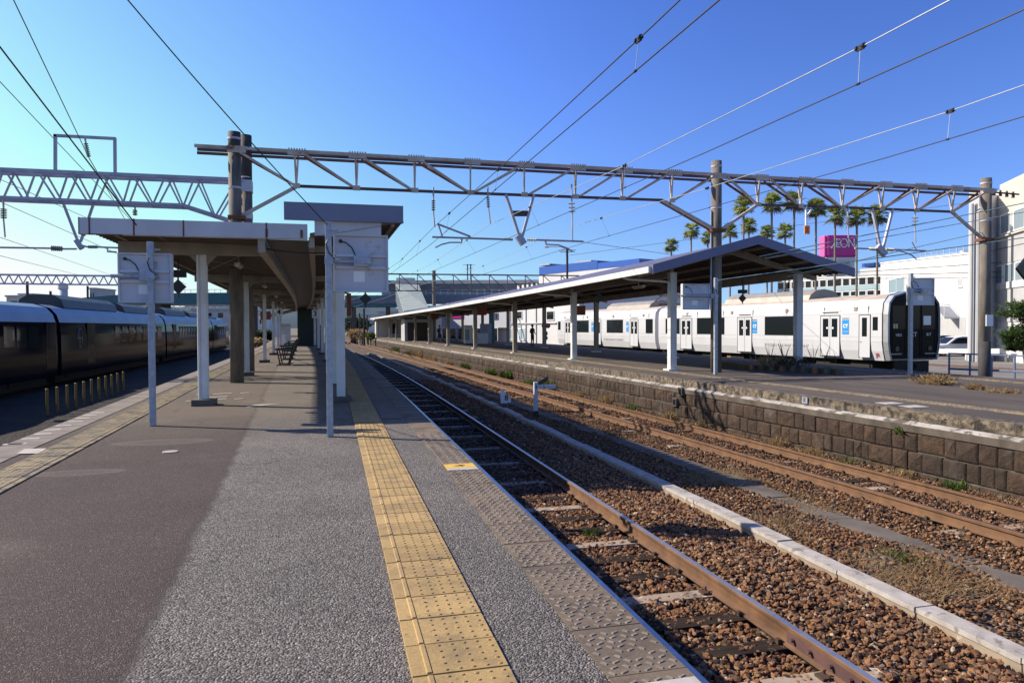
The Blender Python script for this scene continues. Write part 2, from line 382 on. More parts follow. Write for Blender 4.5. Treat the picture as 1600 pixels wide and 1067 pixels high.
# ------------------------------------------------------------------ setting materials
def grainmat():
    m, t, b = newmat('platform_paving')
    p = pos(t); g = nd(t, 'ShaderNodeSeparateXYZ'); t.links.new(p, g.inputs[0])
    def grains(scale, stops):
        v = nd(t, 'ShaderNodeTexVoronoi', feature='F1'); v.inputs['Scale'].default_value = scale
        t.links.new(p, v.inputs['Vector'])
        s = nd(t, 'ShaderNodeSeparateColor'); t.links.new(v.outputs['Color'], s.inputs[0])
        return ramp(t, s.outputs[0], stops), v.outputs['Distance']
    c1, d1 = grains(96, [(0,(.045,.041,.040)),(.3,(.118,.110,.105)),(.75,(.215,.20,.19)),(1,(.38,.355,.335))])
    c2, d2 = grains(150, [(0,(.030,.019,.018)),(.5,(.062,.041,.039)),(.9,(.104,.071,.066)),(1,(.26,.21,.19))])
    wob = noise(t, p, 3.5, 6, .7)
    # boundary between the purple asphalt and the grey chippings
    bx = math_(t, 'ADD', math_(t, 'MULTIPLY', g.outputs[1], .047), math_(t, 'ADD', g.outputs[0], .71))
    bx = math_(t, 'ADD', bx, math_(t, 'MULTIPLY', math_(t, 'SUBTRACT', wob, .5), .22))
    mask = nd(t, 'ShaderNodeMapRange'); mask.inputs[1].default_value = -.03; mask.inputs[2].default_value = .03
    t.links.new(bx, mask.inputs[0])
    colr = mixc(t, mask.outputs[0], c2, c1)
    big = noise(t, p, .7, 5, .6)
    colr = mixc(t, ramp(t, big, [(.38,(0,0,0)),(.62,(1,1,1))]), mixc(t, .8, colr, (.72,.72,.74), 'MULTIPLY'), colr)
    # dusty, worn swirls on the asphalt
    du = noise(t, p, .45, 3, .5)
    colr = mixc(t, math_(t, 'MULTIPLY', ramp(t, du, [(.58,(0,0,0)),(.68,(1,1,1))]), .22), colr, (.30,.27,.25))
    # tan, cleaner surface further along under the roof
    far = nd(t, 'ShaderNodeMapRange'); far.inputs[1].default_value = 10.5; far.inputs[2].default_value = 14; t.links.new(math_(t, 'ADD', g.outputs[1], math_(t, 'MULTIPLY', wob, 1.5)), far.inputs[0])
    colr = mixc(t, math_(t, 'MULTIPLY', far.outputs[0], .55), colr, (.19,.16,.13))
    # cracks, the dark seam between the two surfaces, oil spots and two dusty swirls
    vc = nd(t, 'ShaderNodeTexVoronoi', feature='DISTANCE_TO_EDGE'); vc.inputs['Scale'].default_value = .55
    wv = nd(t, 'ShaderNodeVectorMath', operation='MULTIPLY_ADD'); nn = nd(t, 'ShaderNodeTexNoise'); nn.inputs['Scale'].default_value = 2.2; nn.inputs['Detail'].default_value = 6; t.links.new(p, nn.inputs['Vector'])
    t.links.new(nn.outputs['Color'], wv.inputs[0]); wv.inputs[1].default_value = (.55,.55,.55); t.links.new(p, wv.inputs[2]); t.links.new(wv.outputs[0], vc.inputs['Vector'])
    cr = math_(t, 'MULTIPLY', ramp(t, vc.outputs['Distance'], [(.0,(1,1,1)),(.011,(0,0,0))]), ramp(t, noise(t, p, .8, 3), [(.50,(0,0,0)),(.62,(1,1,1))]))
    colr = mixc(t, math_(t, 'MULTIPLY', cr, .75), colr, (.022,.02,.02))
    seam = math_(t, 'MULTIPLY', ramp(t, math_(t, 'ABSOLUTE', math_(t, 'ADD', bx, .02)), [(.0,(1,1,1)),(.07,(0,0,0))]), ramp(t, wob, [(.35,(0,0,0)),(.65,(1,1,1))]))
    colr = mixc(t, math_(t, 'MULTIPLY', seam, .6), colr, (.03,.027,.028))
    sp = ramp(t, noise(t, p, 3.2, 3, .5), [(.70,(0,0,0)),(.76,(1,1,1))]); colr = mixc(t, math_(t, 'MULTIPLY', sp, .45), colr, (.03,.028,.028))
    pt = ramp(t, noise(t, p, .33, 2, .4), [(.5,(0,0,0)),(.515,(1,1,1))]); colr = mixc(t, math_(t, 'MULTIPLY', pt, .22), colr, mixc(t, 1.0, colr, (.6,.6,.62), 'MULTIPLY'))
    for (qx, qy), rx_, ry_ in (((118,738), .55, .20), ((255,690), .75, .30)):
        c_ = atz(qx, qy)
        e_ = math_(t, 'ADD', math_(t, 'POWER', math_(t, 'DIVIDE', math_(t, 'SUBTRACT', g.outputs[0], c_.x), rx_), 2.0), math_(t, 'POWER', math_(t, 'DIVIDE', math_(t, 'SUBTRACT', g.outputs[1], c_.y), ry_), 2.0))
        rg = ramp(t, math_(t, 'ADD', e_, math_(t, 'MULTIPLY', wob, .5)), [(.45,(.35,.35,.35)),(.95,(1,1,1)),(1.0,(.9,.9,.9))] if False else [(.4,(.5,.5,.5)),(.9,(1,1,1)),(1.0,(0,0,0))])
        colr = mixc(t, math_(t, 'MULTIPLY', rg, .33), colr, (.24,.205,.185))
    colr = mixc(t, 1.0, colr, (.88,.835,.775), 'MULTIPLY')
    t.links.new(colr, b.inputs['Base Color']); b.inputs['Roughness'].default_value = .9
    hh = nd(t, 'ShaderNodeMix', data_type='FLOAT'); t.links.new(mask.outputs[0], hh.inputs[0])
    t.links.new(math_(t, 'MULTIPLY', d2, -.5), hh.inputs[2]); t.links.new(math_(t, 'MULTIPLY', d1, -1.0), hh.inputs[3])
    bump(t, b, hh.outputs[0], 1.0, .011)
    return m
K['paving'] = grainmat()
def tilemat(name, c, c2, dirt, per, sc):
    m, t, b = newmat(name); p = pos(t); g = nd(t, 'ShaderNodeSeparateXYZ'); t.links.new(p, g.inputs[0])
    wn = nd(t, 'ShaderNodeTexWhiteNoise', noise_dimensions='1D'); t.links.new(math_(t, 'FLOOR', math_(t, 'DIVIDE', g.outputs[1], per)), wn.inputs['W'])
    col_ = mixc(t, wn.outputs['Value'], c, c2)
    n = noise(t, p, sc, 8, .65); col_ = mixc(t, math_(t, 'MULTIPLY', ramp(t, n, [(.47,(0,0,0)),(.66,(1,1,1))]), .75), col_, dirt)
    n2 = noise(t, p, 55, 4, .7); col_ = mixc(t, .5, col_, ramp(t, n2, [(.3,(.55,.52,.5)),(.65,(1.1,1.1,1.1))]), 'MULTIPLY')
    n3 = noise(t, p, 24, 2, .5); col_ = mixc(t, ramp(t, n3, [(.72,(0,0,0)),(.75,(1,1,1))]), col_, (.05,.04,.03))
    t.links.new(col_, b.inputs['Base Color']); b.inputs['Roughness'].default_value = .88
    bump(t, b, noise(t, p, 110, 4), .4, .004); return m
K['tactile'] = tilemat('yellow_tactile_tile', (.42,.285,.115), (.32,.215,.085), (.19,.135,.07), .3, 4.5)
K['tactile_old'] = pm('yellow_tactile_tile', (.36,.245,.105), (.275,.18,.075), 3.5, .8, bmp=.25, bsc=120, spots=((.17,.12,.065), 7, .64))
K['tactile_side'] = pm('dark_joint', (.10,.065,.03), None, 6, .9)
K['edgeslab'] = tilemat('worn_concrete_edge_slab', (.19,.14,.095), (.12,.09,.064), (.048,.038,.032), .478, 3.0)
K['edgeslab_old'] = pm('worn_concrete_edge_slab', (.17,.135,.105), (.075,.062,.053), 3.2, .85, bmp=.4, bsc=90, spots=((.27,.225,.175), 4, .62), stretch=(1.6,1,1))
K['tread'] = pm('worn_tread', (.24,.20,.16), (.15,.125,.10), 5, .8)
K['paint'] = pm('worn_white_paint', (.50,.46,.42), (.34,.31,.28), 9, .8, spots=((.20,.17,.16), 14, .60))
K['paint_yellow'] = pm('worn_yellow_paint', (.62,.40,.06), (.50,.32,.07), 9, .8)
K['paveB'] = pm('dark_asphalt_platform', (.095,.073,.058), (.055,.043,.036), 1.1, .95, bmp=.5, bsc=110, bd=.006, spots=((.135,.108,.088), .9, .60), stretch=(1,.25,1))
K['tactileB'] = pm('old_yellow_strip', (.28,.215,.115), (.17,.135,.085), 2, .85, spots=((.105,.085,.068), 5, .50))
K['coping'] = pm('pebbly_kerb_concrete', (.23,.18,.125), (.075,.06,.045), 9, .95, bmp=1.0, bsc=45, bd=.03, spots=((.035,.028,.022), 6, .54), lo=.4, hi=.62)
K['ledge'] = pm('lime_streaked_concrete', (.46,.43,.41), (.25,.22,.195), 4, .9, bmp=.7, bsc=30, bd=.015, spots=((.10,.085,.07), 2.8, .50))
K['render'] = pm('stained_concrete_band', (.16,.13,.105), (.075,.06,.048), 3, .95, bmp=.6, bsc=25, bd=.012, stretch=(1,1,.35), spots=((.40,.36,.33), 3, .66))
def stonemat():
    m, t, b = newmat('brown_stone_block')
    p = pos(t)
    oi = nd(t, 'ShaderNodeAttribute', attribute_name='tint')
    n = noise(t, p, 6, 8, .65)
    c = ramp(t, n, [(.3,(.028,.017,.012)),(.55,(.078,.045,.026)),(.75,(.135,.082,.046))])
    c = mixc(t, math_(t, 'MULTIPLY', oi.outputs['Fac'], .6), c, (.03,.022,.018))
    n2 = noise(t, pos(t, (1,1,.4)), 1.6, 5)
    c = mixc(t, math_(t, 'MULTIPLY', ramp(t, n2, [(.56,(0,0,0)),(.70,(1,1,1))]), .5), c, (.15,.13,.112))
    t.links.new(c, b.inputs['Base Color']); b.inputs['Roughness'].default_value = .95
    bump(t, b, noise(t, p, 11, 8, .75), 1.0, .07)
    return m
K['stone'] = stonemat()
K['mortar'] = pm('mortar', (.13,.11,.09), (.05,.042,.035), 4, .95)
def ballastmat(name, stops):
    m, t, b = newmat(name); a = nd(t, 'ShaderNodeAttribute', attribute_name='tint')
    c = ramp(t, a.outputs['Fac'], stops); n = noise(t, pos(t), 55, 4)
    c = mixc(t, .6, c, ramp(t, n, [(.3,(.55,.5,.48)),(.7,(1,1,1))]), 'MULTIPLY')
    t.links.new(c, b.inputs['Base Color']); b.inputs['Roughness'].default_value = .9
    bump(t, b, noise(t, pos(t), 90, 3), .4, .006); return m
K['ballast'] = ballastmat('rusty_ballast', [(0,(.032,.018,.011)),(.25,(.11,.052,.023)),(.5,(.235,.105,.041)),(.75,(.29,.16,.072)),(.9,(.18,.13,.09)),(1,(.46,.35,.23))])
def bedmat():
    m, t, b = newmat('track_bed'); p = pos(t)
    v = nd(t, 'ShaderNodeTexVoronoi'); v.inputs['Scale'].default_value = 19; t.links.new(p, v.inputs['Vector'])
    s = nd(t, 'ShaderNodeSeparateColor'); t.links.new(v.outputs['Color'], s.inputs[0])
    c = ramp(t, s.outputs[0], [(0,(.02,.014,.01)),(.5,(.078,.047,.028)),(.9,(.135,.085,.05)),(1,(.22,.165,.11))])
    n = noise(t, p, .8, 5); c = mixc(t, ramp(t, n, [(.42,(0,0,0)),(.6,(1,1,1))]), c, mixc(t, .5, c, (.20,.15,.10)))
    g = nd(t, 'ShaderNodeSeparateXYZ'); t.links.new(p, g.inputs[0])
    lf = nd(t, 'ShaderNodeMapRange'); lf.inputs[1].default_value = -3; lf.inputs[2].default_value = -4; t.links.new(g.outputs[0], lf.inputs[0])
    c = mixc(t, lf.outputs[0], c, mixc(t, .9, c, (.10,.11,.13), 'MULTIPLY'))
    t.links.new(c, b.inputs['Base Color']); b.inputs['Roughness'].default_value = .95
    bump(t, b, math_(t, 'MULTIPLY', v.outputs['Distance'], -1.0), 1.0, .05); return m
K['bed'] = bedmat()
K['ground'] = pm('town_ground', (.17,.14,.11), (.11,.095,.075), .15, 1.0)
# ------------------------------------------------------------------ ground, track bed, platforms
tag(MB().quad((-3000,-300,-1.35),(3000,-300,-1.35),(3000,4000,-1.35),(-3000,4000,-1.35)).build('ground', K['ground']), kind='structure')
m = MB(); nx, ny = 56, 220
xs = [lerp(-22, 34, i/nx) for i in range(nx+1)]; ys = [-6+250*(j/ny)**1.6 for j in range(ny+1)]
rn = np.random.default_rng(3).normal(0, 1, (ny+1, nx+1))
vs = [(xs[i], ys[j], ZG-.02+.018*rn[j, i]) for j in range(ny+1) for i in range(nx+1)]
m.add(vs, [(j*(nx+1)+i, j*(nx+1)+i+1, (j+1)*(nx+1)+i+1, (j+1)*(nx+1)+i) for j in range(ny) for i in range(nx)])
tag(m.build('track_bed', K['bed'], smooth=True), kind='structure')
tag(MB().box(28.5, 140, 10, 150, -1.3, -.85).build('parking_lot', K['asphalt']), kind='structure')
# near platform: body, paving, edge slabs
Ys = yrange(-6, 112, 59)
m = MB(); k = len(Ys)
L = [(leftA(y), y) for y in Ys]; Rr = [(edgeA(y), y) for y in Ys]
vs = []
for (lx, y), (rx, _) in zip(L, Rr): vs += [(lx, y, -.002), (rx-.36, y, -.002), (rx-.36, y, -.05), (rx-.02, y, -.05), (rx-.02, y, -1.2), (lx, y, -1.2)]
fs = []; mi = []
for i in range(k-1):
    for j in range(6):
        fs.append((i*6+j, i*6+(j+1)%6, (i+1)*6+(j+1)%6, (i+1)*6+j)); mi.append(0 if j == 0 else 1)
fs.append(tuple(range(6))); mi.append(1)
m.v = vs; m.f = [tuple(reversed(f)) for f in fs]; m.m = mi
tag(m.build('platform', [K['paving'], K['drain']]), kind='structure')
m = MB(); y = -1.5; sy = []
while y < 100:
    d = .478; sy.append(y); g = .006; dz = random.uniform(-.003, .003)
    for yy, y2 in ((y+g, y+d),):
        a0, a1 = edgeA(yy), edgeA(y2)
        m.hexa([(a0-.362,yy,-.048),(a0,yy,-.11),(a1,y2,-.11),(a1-.362,y2,-.048),(a0-.362,yy,.004+dz),(a0,yy,.004+dz),(a1,y2,.004+dz),(a1-.362,y2,.004+dz)], 0)
    if y < 9.5:                                            # raised treads of the chequered slab
        for r in range(9):
            for c in range(6):
                px = edgeA(y)-.335+c*.056+(.028 if r % 2 else 0); py = y+.03+r*.048
                an = .45 if (r+c) % 2 else -.95
                cx, cy = math.cos(an)*.021, math.sin(an)*.021; nx_, ny_ = -math.sin(an)*.008, math.cos(an)*.008
                if random.random() < .93:
                    b0 = [(px-cx-nx_,py-cy-ny_),(px+cx-nx_,py+cy-ny_),(px+cx+nx_,py+cy+ny_),(px-cx+nx_,py-cy+ny_)]
                    m.hexa([(q[0],q[1],.003+dz) for q in b0]+[(px+(q[0]-px)*.7,py+(q[1]-py)*.7,.0085+dz) for q in b0], 1)
    y += d
tag(m.build('platform_edge_slabs', [K['edgeslab'], K['tread']]), kind='structure')
# tactile strip on the right of the near platform, each tile with its line and dots
def dome(m, x, y, z, r, h, n=7):
    vs = [(x+r*math.cos(2*math.pi*j/n), y+r*math.sin(2*math.pi*j/n), z) for j in range(n)]
    vs += [(x+r*.62*math.cos(2*math.pi*j/n), y+r*.62*math.sin(2*math.pi*j/n), z+h) for j in range(n)]
    m.add(vs, [(j,(j+1)%n,n+(j+1)%n,n+j) for j in range(n)]+[tuple(range(n,2*n))])
m = MB(); y = -.6
while y < 92:
    x0 = edgeA(y)-1.176; x1 = x0+.425; dz = random.uniform(-.002, .002); z1 = .014+dz; sk = edgeA(y+.3)-edgeA(y)
    m.hexa([(x0,y+.004,-.01),(x1,y+.004,-.01),(x1+sk,y+.296,-.01),(x0+sk,y+.296,-.01),(x0+.003,y+.006,z1),(x1-.003,y+.006,z1),(x1-.003+sk,y+.294,z1),(x0+.003+sk,y+.294,z1)])
    if y < 30:
        m.hexa([(x0+.062,y+.008,z1-.001),(x0+.092,y+.008,z1-.001),(x0+.092,y+.292,z1-.001),(x0+.062,y+.292,z1-.001),(x0+.068,y+.012,z1+.006),(x0+.086,y+.012,z1+.006),(x0+.086,y+.288,z1+.006),(x0+.068,y+.288,z1+.006)])
        for a in range(5):
            for c in range(5):
                dome(m, x0+.152+a*.060, y+.03+c*.060, z1-.001, .0115, .0055, 8 if y < 7 else 5)
    y += .3
tag(m.build('tactile_paving', K['tactile']), kind='structure')
# left tactile strip
m = MB(); y = 3.0
def ltx(Y): return -2.70-.0325*Y
while y < 80:
    x0 = ltx(y)-.42; x1 = ltx(y); sk = -.0098; z1 = .012+random.uniform(-.002,.002)
    m.hexa([(x0,y+.004,-.01),(x1,y+.004,-.01),(x1+sk,y+.296,-.01),(x0+sk,y+.296,-.01),(x0,y+.006,z1),(x1,y+.006,z1),(x1+sk,y+.294,z1),(x0+sk,y+.294,z1)])
    if y < 30:
        m.hexa([(x1-.09,y+.008,z1-.001),(x1-.06,y+.008,z1-.001),(x1-.06+sk,y+.292,z1-.001),(x1-.09+sk,y+.292,z1-.001),(x1-.085,y+.012,z1+.006),(x1-.066,y+.012,z1+.006),(x1-.066+sk,y+.288,z1+.006),(x1-.085+sk,y+.288,z1+.006)])
        for a in range(5):
            for c in range(5): dome(m, x0+.03+a*.06, y+.03+c*.06, z1-.001, .0115, .0055, 5)
    y += .3
tag(m.build('tactile_paving', K['tactileB']), kind='structure')
# pale slabs along the left edge, painted boarding marks
m = MB(); y = 4
while y < 90:
    m.hexa([(leftA(y)-.03,y+.01,-.1),(leftA(y)+.42,y+.01,-.02),(leftA(y+.9)+.42,y+.89,-.02),(leftA(y+.9)-.03,y+.89,-.1),(leftA(y)-.03,y+.01,.006),(leftA(y)+.42,y+.01,.006),(leftA(y+.9)+.42,y+.89,.006),(leftA(y+.9)-.03,y+.89,.006)])
    y += .9
tag(m.build('platform_edge_slabs', pm('pale_edge_slab', (.225,.185,.16), (.14,.115,.10), 2.5, .9, bmp=.3, spots=((.15,.12,.11), 3, .62))), kind='structure')
m = MB()
def mark(pts, z=.0035, mi=0):
    P = [atz(x, y, z) for x, y in pts]; m.add([tuple(p) for p in P], [tuple(range(len(P)))], mi)
for q in ([(26,708.5),(38,701),(73,700),(60,708)], [(95,693),(103,690.5),(113,691),(104,694)]):
    mark(list(reversed(q)), .0095)
for x, y in ((20,694.5),(28,694),(48,686),(67,678.5),(83,672),(99,665.5),(118,659),(129,654),(140,649),(152,645)):
    q = atz(x, y); m.box(q.x-.11, q.x+.11, q.y-.05, q.y+.05, .0, .0095, 0)
for x0, x1, y0, y1 in ((306,318,617,616),(333,363,616,614),(290,307,627,625.5),(325,355,621,619.5),(332,354,625,623),(375,389,614.5,613.5),(366,380,624,622.5)):
    a = atz(x0, y0); b = atz(x1, y1); m.hexa([(a.x,a.y-.06,0),(b.x,b.y-.06,0),(b.x,b.y+.06,0),(a.x,a.y+.06,0),(a.x,a.y-.06,.006),(b.x,b.y-.06,.006),(b.x,b.y+.06,.006),(a.x,a.y+.06,.006)])
a = atz(383, 637); b = atz(440, 630.5); m.add([(a.x,a.y,.0055),(b.x,b.y,.0055),(a.x+.1,a.y+.45,.0055)], [(0,1,2)])
# marks on the right edge slabs
a = atz(718, 729); m.box(edgeA(a.y)-.34, edgeA(a.y)-.02, a.y-.12, a.y+.12, .004, .0115, 1)
m.box(edgeA(a.y)-.34, edgeA(a.y)-.02, a.y-.21, a.y-.122, .004, .0112, 0)
q = atz(1070, 1066); m.box(edgeA(0)-.36, edgeA(0)-.01, q.y-.3, q.y+.02, .004, .0115, 0)
for x, y in ((612,654),):
    q = atz(x, y); m.box(q.x-.16, q.x+.16, q.y-.07, q.y+.07, 0, .006, 2)
for x, y in ((575,591.5),(588,591.5)):
    q = atz(x, y); m.box(q.x-.1, q.x+.1, q.y-.06, q.y+.06, 0, .006, 2)
tag(m.build('painted_markings', [K['paint'], K['paint_yellow'], K['drain']]), kind='structure')
aa = atz(718, 729)
o = text('4', .19, K['ink'], (edgeA(aa.y)-.17, aa.y, .013), (-.25,1,0), (-1,-.25,0), name='painted_number', ext=.0006); tag(o, kind='structure')
q = atz(266, 706)
m = MB(); m.tube([(q.x,q.y,0),(q.x,q.y,.008)], .088, 24); tag(m.build('survey_marker', K['conc']), 'small white disc set in the purple asphalt of the near platform', 'marker')
# far platform
Ys = yrange(-8, 125, 66)
m = MB(); vs = []
for y in Ys:
    e, f_ = edgeB(y), farB(y); vs += [(e+.33,y,-.002),(f_,y,-.002),(f_,y,-1.2),(e+.33,y,-1.2)]
k = len(Ys); fs = []; mi = []
for i in range(k-1):
    for j in range(4): fs.append((i*4+j, (i+1)*4+j, (i+1)*4+(j+1)%4, i*4+(j+1)%4)); mi.append(0 if j == 0 else 1)
fs.append((0,1,2,3)); mi.append(1)
m.v = vs; m.f = [tuple(reversed(f)) for f in fs]; m.m = mi
tag(m.build('platform', [K['paveB'], K['drain']]), kind='structure')
m = MB(); y = -4.0
while y < 118:
    for fn, off in ((edgeB, 1.25), (farB, -1.45)):
        if fn is farB and y > 60: continue
        a, b = fn(y)+off, fn(y+.3)+off
        m.hexa([(a,y+.003,-.01),(a+.3,y+.003,-.01),(b+.3,y+.297,-.01),(b,y+.297,-.01),(a,y+.003,.012),(a+.3,y+.003,.012),(b+.3,y+.297,.012),(b,y+.297,.012)])
        if 6 < y < 24:
            for c in range(3):
                for d in range(3): dome(m, a+.05+c*.1, y+.05+d*.1, .011, .022, .007, 5)
    y += .3
tag(m.build('tactile_paving', K['tactileB']), kind='structure')
m = MB()
for x, y in ((1390,630),(1428,635),(885,566.5)):
    q = atz(x, y); m.box(q.x-.2, q.x+.2, q.y-.16, q.y+.16, 0, .006)
tag(m.build('painted_markings', K['paint']), kind='structure')
# retaining wall of the far platform
wall = thing('retaining_wall', 'brown stone block retaining wall with concrete coping under the far platform', 'wall', (edgeB(10), 10, ZG))
m = MB(); y = -6.0
while y < 118:
    d = random.uniform(1.0, 1.9) if y < 40 else 3.0; j = random.uniform(-.012, .012); a, b = edgeB(y)+j, edgeB(y+d)+j
    n = 6; zz = random.uniform(-.004, .006)
    m.hexa([(a,y+.004,-.17),(a+.34,y+.004,-.17),(b+.34,y+d-.004,-.17),(b,y+d-.004,-.17),(a+.012,y+.004,zz),(a+.34,y+.004,zz),(b+.34,y+d-.004,zz),(b+.012,y+d-.004,zz)])
    y += d
m.build('coping', K['coping'], wall)
path = [(edgeB(y), y, 0) for y in yrange(-6, 118, 80)]
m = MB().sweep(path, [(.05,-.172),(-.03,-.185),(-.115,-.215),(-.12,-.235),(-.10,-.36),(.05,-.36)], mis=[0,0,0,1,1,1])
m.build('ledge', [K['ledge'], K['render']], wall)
MB().sweep(path, [(.03,-.361),(-.055,-.361),(-.075,-1.3),(.03,-1.3)]).build('mortar', K['mortar'], wall)
m = MB(); tints = []
for (zt, zb, off) in ((-.368, -.69, -.088), (-.698, -1.02, -.098), (-1.028, -1.3, -.105)):
    y = -6+random.uniform(0, .3)
    while y < 100:
        d = random.choice((.2,.26,.3,.34,.4,.52))*random.uniform(.9,1.1) if y < 45 else random.uniform(.5, .9)
        j = random.uniform(-.012, .014); a, b = edgeB(y)+off+j, edgeB(y+d)+off+j; g = random.uniform(.004, .008); t = .02
        zt_, zb_ = zt-random.uniform(0,.022), zb+random.uniform(0,.016)
        n0 = len(m.v)
        F = [(a+.006,y+g,zt_),(a+.006,y+g,zb_),(b+.006,y+d-g,zb_),(b+.006,y+d-g,zt_)]
        ins = [(a-.012,y+g+t,zt_-t),(a-.012,y+g+t,zb_+t),(b-.012,y+d-g-t,zb_+t),(b-.012,y+d-g-t,zt_-t)]
        bk = [(p[0]+.06,p[1],p[2]) for p in F]; mid = (lerp(a,b,.5)-random.uniform(.012,.055), y+d*random.uniform(.35,.65), lerp(zt_,zb_,random.uniform(.35,.65)))
        m.add(F+ins+bk+[mid], [(0,1,5,4),(1,2,6,5),(2,3,7,6),(3,0,4,7),(8,9,1,0),(9,10,2,1),(10,11,3,2),(11,8,0,3),(4,5,12),(5,6,12),(6,7,12),(7,4,12)])
        tints += [random.random()]*13
        y += d
o = m.build('stone_courses', K['stone'], wall)
at = o.data.attributes.new('tint', 'FLOAT', 'POINT'); at.data.foreach_set('value', tints)
m = MB()
for (x, y) in ((1057,607),(1049,640)):
    q = atX(x, y, 9.15) ; yy = q.y; e = edgeB(yy)-.12; z = -.30 if y < 620 else -.62
    m.hexa([(e-.06,yy-.11,z-.12),(e+.1,yy-.11,z-.12),(e+.1,yy+.11,z-.12),(e-.06,yy+.11,z-.12),(e-.06,yy-.11,z+.1),(e+.1,yy-.11,z+.1),(e+.1,yy+.11,z+.1),(e-.06,yy+.11,z+.1)], 0)
    m.box(e-.064,e-.055,yy-.085,yy+.085,z-.09,z+.075,1)
m.build('drain_outlet', [K['drain'], K['black']], wall)
qm = atX(1241, 619, 9.4); em = edgeB(qm.y)
mk_ = MB().box(em-.02,em-.002,qm.y-.085,qm.y+.085,-.15,-.01).build('marker_plate', K['galv'], wall); text('R', .15, K['ink'], (em-.022, qm.y, -.08), (0,-1,0), (0,0,1), mk_, ext=.001)
# ------------------------------------------------------------------ tracks
RP = [(-.065,0),(.065,0),(.065,.011),(.012,.03),(.010,.105),(.033,.117),(.034,.145),(.027,.153),(-.027,.153),(-.034,.145),(-.033,.117),(-.010,.105),(-.012,.03),(-.065,.011)]
RMI = [0]*7+[1]+[0]*6
def c_clip(m, x, y, z, s):
    pts = []
    for i in range(9):
        a = i/8*math.pi*1.5; pts.append((x+s*(.09+.012*math.cos(a)), y+.028*math.sin(a)-.01, z+.035+.028*math.cos(a)))
    m.tube(pts, .008, 6)
    m.box(x+s*.075 if s > 0 else x+s*.15, x+s*.15 if s > 0 else x+s*.075, y-.05, y+.05, z+.0, z+.022)
def track(label, fn, ya, yb, topmat, phase, sl_to, light=3, zt=-.92, group='railway tracks'):
    t = thing('railway_track', label, 'track', (fn(8), 8, zt-.16), group)
    ys_ = yrange(ya, yb, int((yb-ya)/2.5))
    for s in (-1, 1):
        path = [(fn(y)+s*.5665, y, zt-.153) for y in ys_]
        MB().sweep(path, RP, mis=RMI).build('rail', [K['rail_side'], topmat], t)
    y = ya; i = phase; n = 0; far = MB()
    while y < sl_to:
        conc = (i % light == 0); c = fn(y); L = 1.02; w_ = .1 if conc else .105
        tilt = random.uniform(-.012, .012)
        if n < 90:
            sm = MB(); 
            sm.hexa([(c-L,y-w_-tilt,zt-.30),(c+L,y-w_+tilt,zt-.30),(c+L,y+w_+tilt,zt-.30),(c-L,y+w_-tilt,zt-.30),(c-L,y-w_+.012-tilt,zt-.157),(c+L,y-w_+.012+tilt,zt-.157),(c+L,y+w_-.012+tilt,zt-.157),(c-L,y+w_-.012-tilt,zt-.157)])
            so_ = sm.build('sleeper', K['sleeper_c'] if conc else K['sleeper_w'], t)
            if y < 26:
                cm = MB()
                for s in (-1, 1):
                    for q in (-1, 1):
                        if conc: c_clip(cm, c+s*.5665, y+q*.01, zt-.157, q)
                        else: cm.box(*sorted((c+s*.5665+q*.066, c+s*.5665+q*.10)), y-.02, y+.02, zt-.158, zt-.115)
                cm.build('rail_clip', K['clip'], so_)
        n += 1; i += 1; y += .57 if y < 40 else .75
    return t
T1 = track('nearest railway track with polished rail heads beside the near platform edge', trk1, .45, 150, K['rail_top'], 2, 48)
# joint with fishplates in the near rail
jy = 4.55
m = MB()
for s in (-1, 1):
    x = trk1(jy)+.5665+s*.022; m.box(x-.012, x+.012, jy-.42, jy+.42, -1.058, -.955)
    for d in (-.33,-.12,.12,.33):
        m.tube([(x+s*.010, jy+d, -1.0),(x+s*.045, jy+d, -1.0)], .017, 6)
m.build('fishplate', K['steel_dark'], T1)
T2 = track('rusty brown railway track running under the far platform retaining wall', trk2, 1.0, 200, K['rail_rtop'], 1, 46, light=4, zt=-.95)
def trk0(Y): return leftA(Y)-1.55
def trkL(Y): return -13.25 - max(0, Y-60)**2/2500
track('dark railway track under the dark grey train on the left', trkL, 2, 150, K['rail_top'], 1, 30)
def trkT(Y): return 23.45-.105*(Y-24.5)
track('railway track under the white train beyond the far platform', trkT, 4, 110, K['rail_rtop'], 1, 40)
def trkP(Y): return 34.5-.05*(Y-24.5)
track('brown railway track beside the parking lot guardrail', trkP, 6, 90, K['rail_rtop'], 1, 45, zt=-.80)
# cable trough of pale concrete slabs
tr = thing('cable_trough', 'pale concrete cable trough running between the two tracks', 'cable trough', (5.1, 8, ZG))
m = MB(); y = 1.2
def trX(Y): return 5.10+bend(Y)-.004*max(0,Y-12)
while y < 70:
    d = 1.0; j = random.uniform(-.012, .012); dz = random.uniform(-.022, .0)-(.09 if y > 17 and random.random() < .5 else 0)
    a, b = trX(y)+j, trX(y+d)+j
    m.hexa([(a-.09,y+.005,-1.2),(a+.09,y+.005,-1.2),(b+.09,y+d-.005,-1.2),(b-.09,y+d-.005,-1.2),(a-.095,y+.005,-1.035),(a+.095,y+.005,-1.035),(b+.095,y+d-.005,-1.035),(b-.095,y+d-.005,-1.035)], 1)
    m.hexa([(a-.105,y+.004,-1.034+dz),(a+.105,y+.004,-1.034+dz),(b+.105,y+d-.004,-1.034+dz),(b-.105,y+d-.004,-1.034+dz),(a-.10,y+.006,-.99+dz),(a+.10,y+.006,-.99+dz),(b+.10,y+d-.006,-.99+dz),(b-.10,y+d-.006,-.99+dz)], 0)
    y += d
m.build('trough_lids', [K['conc'], K['sleeper_c']], tr)
m = MB(); y = 2.0
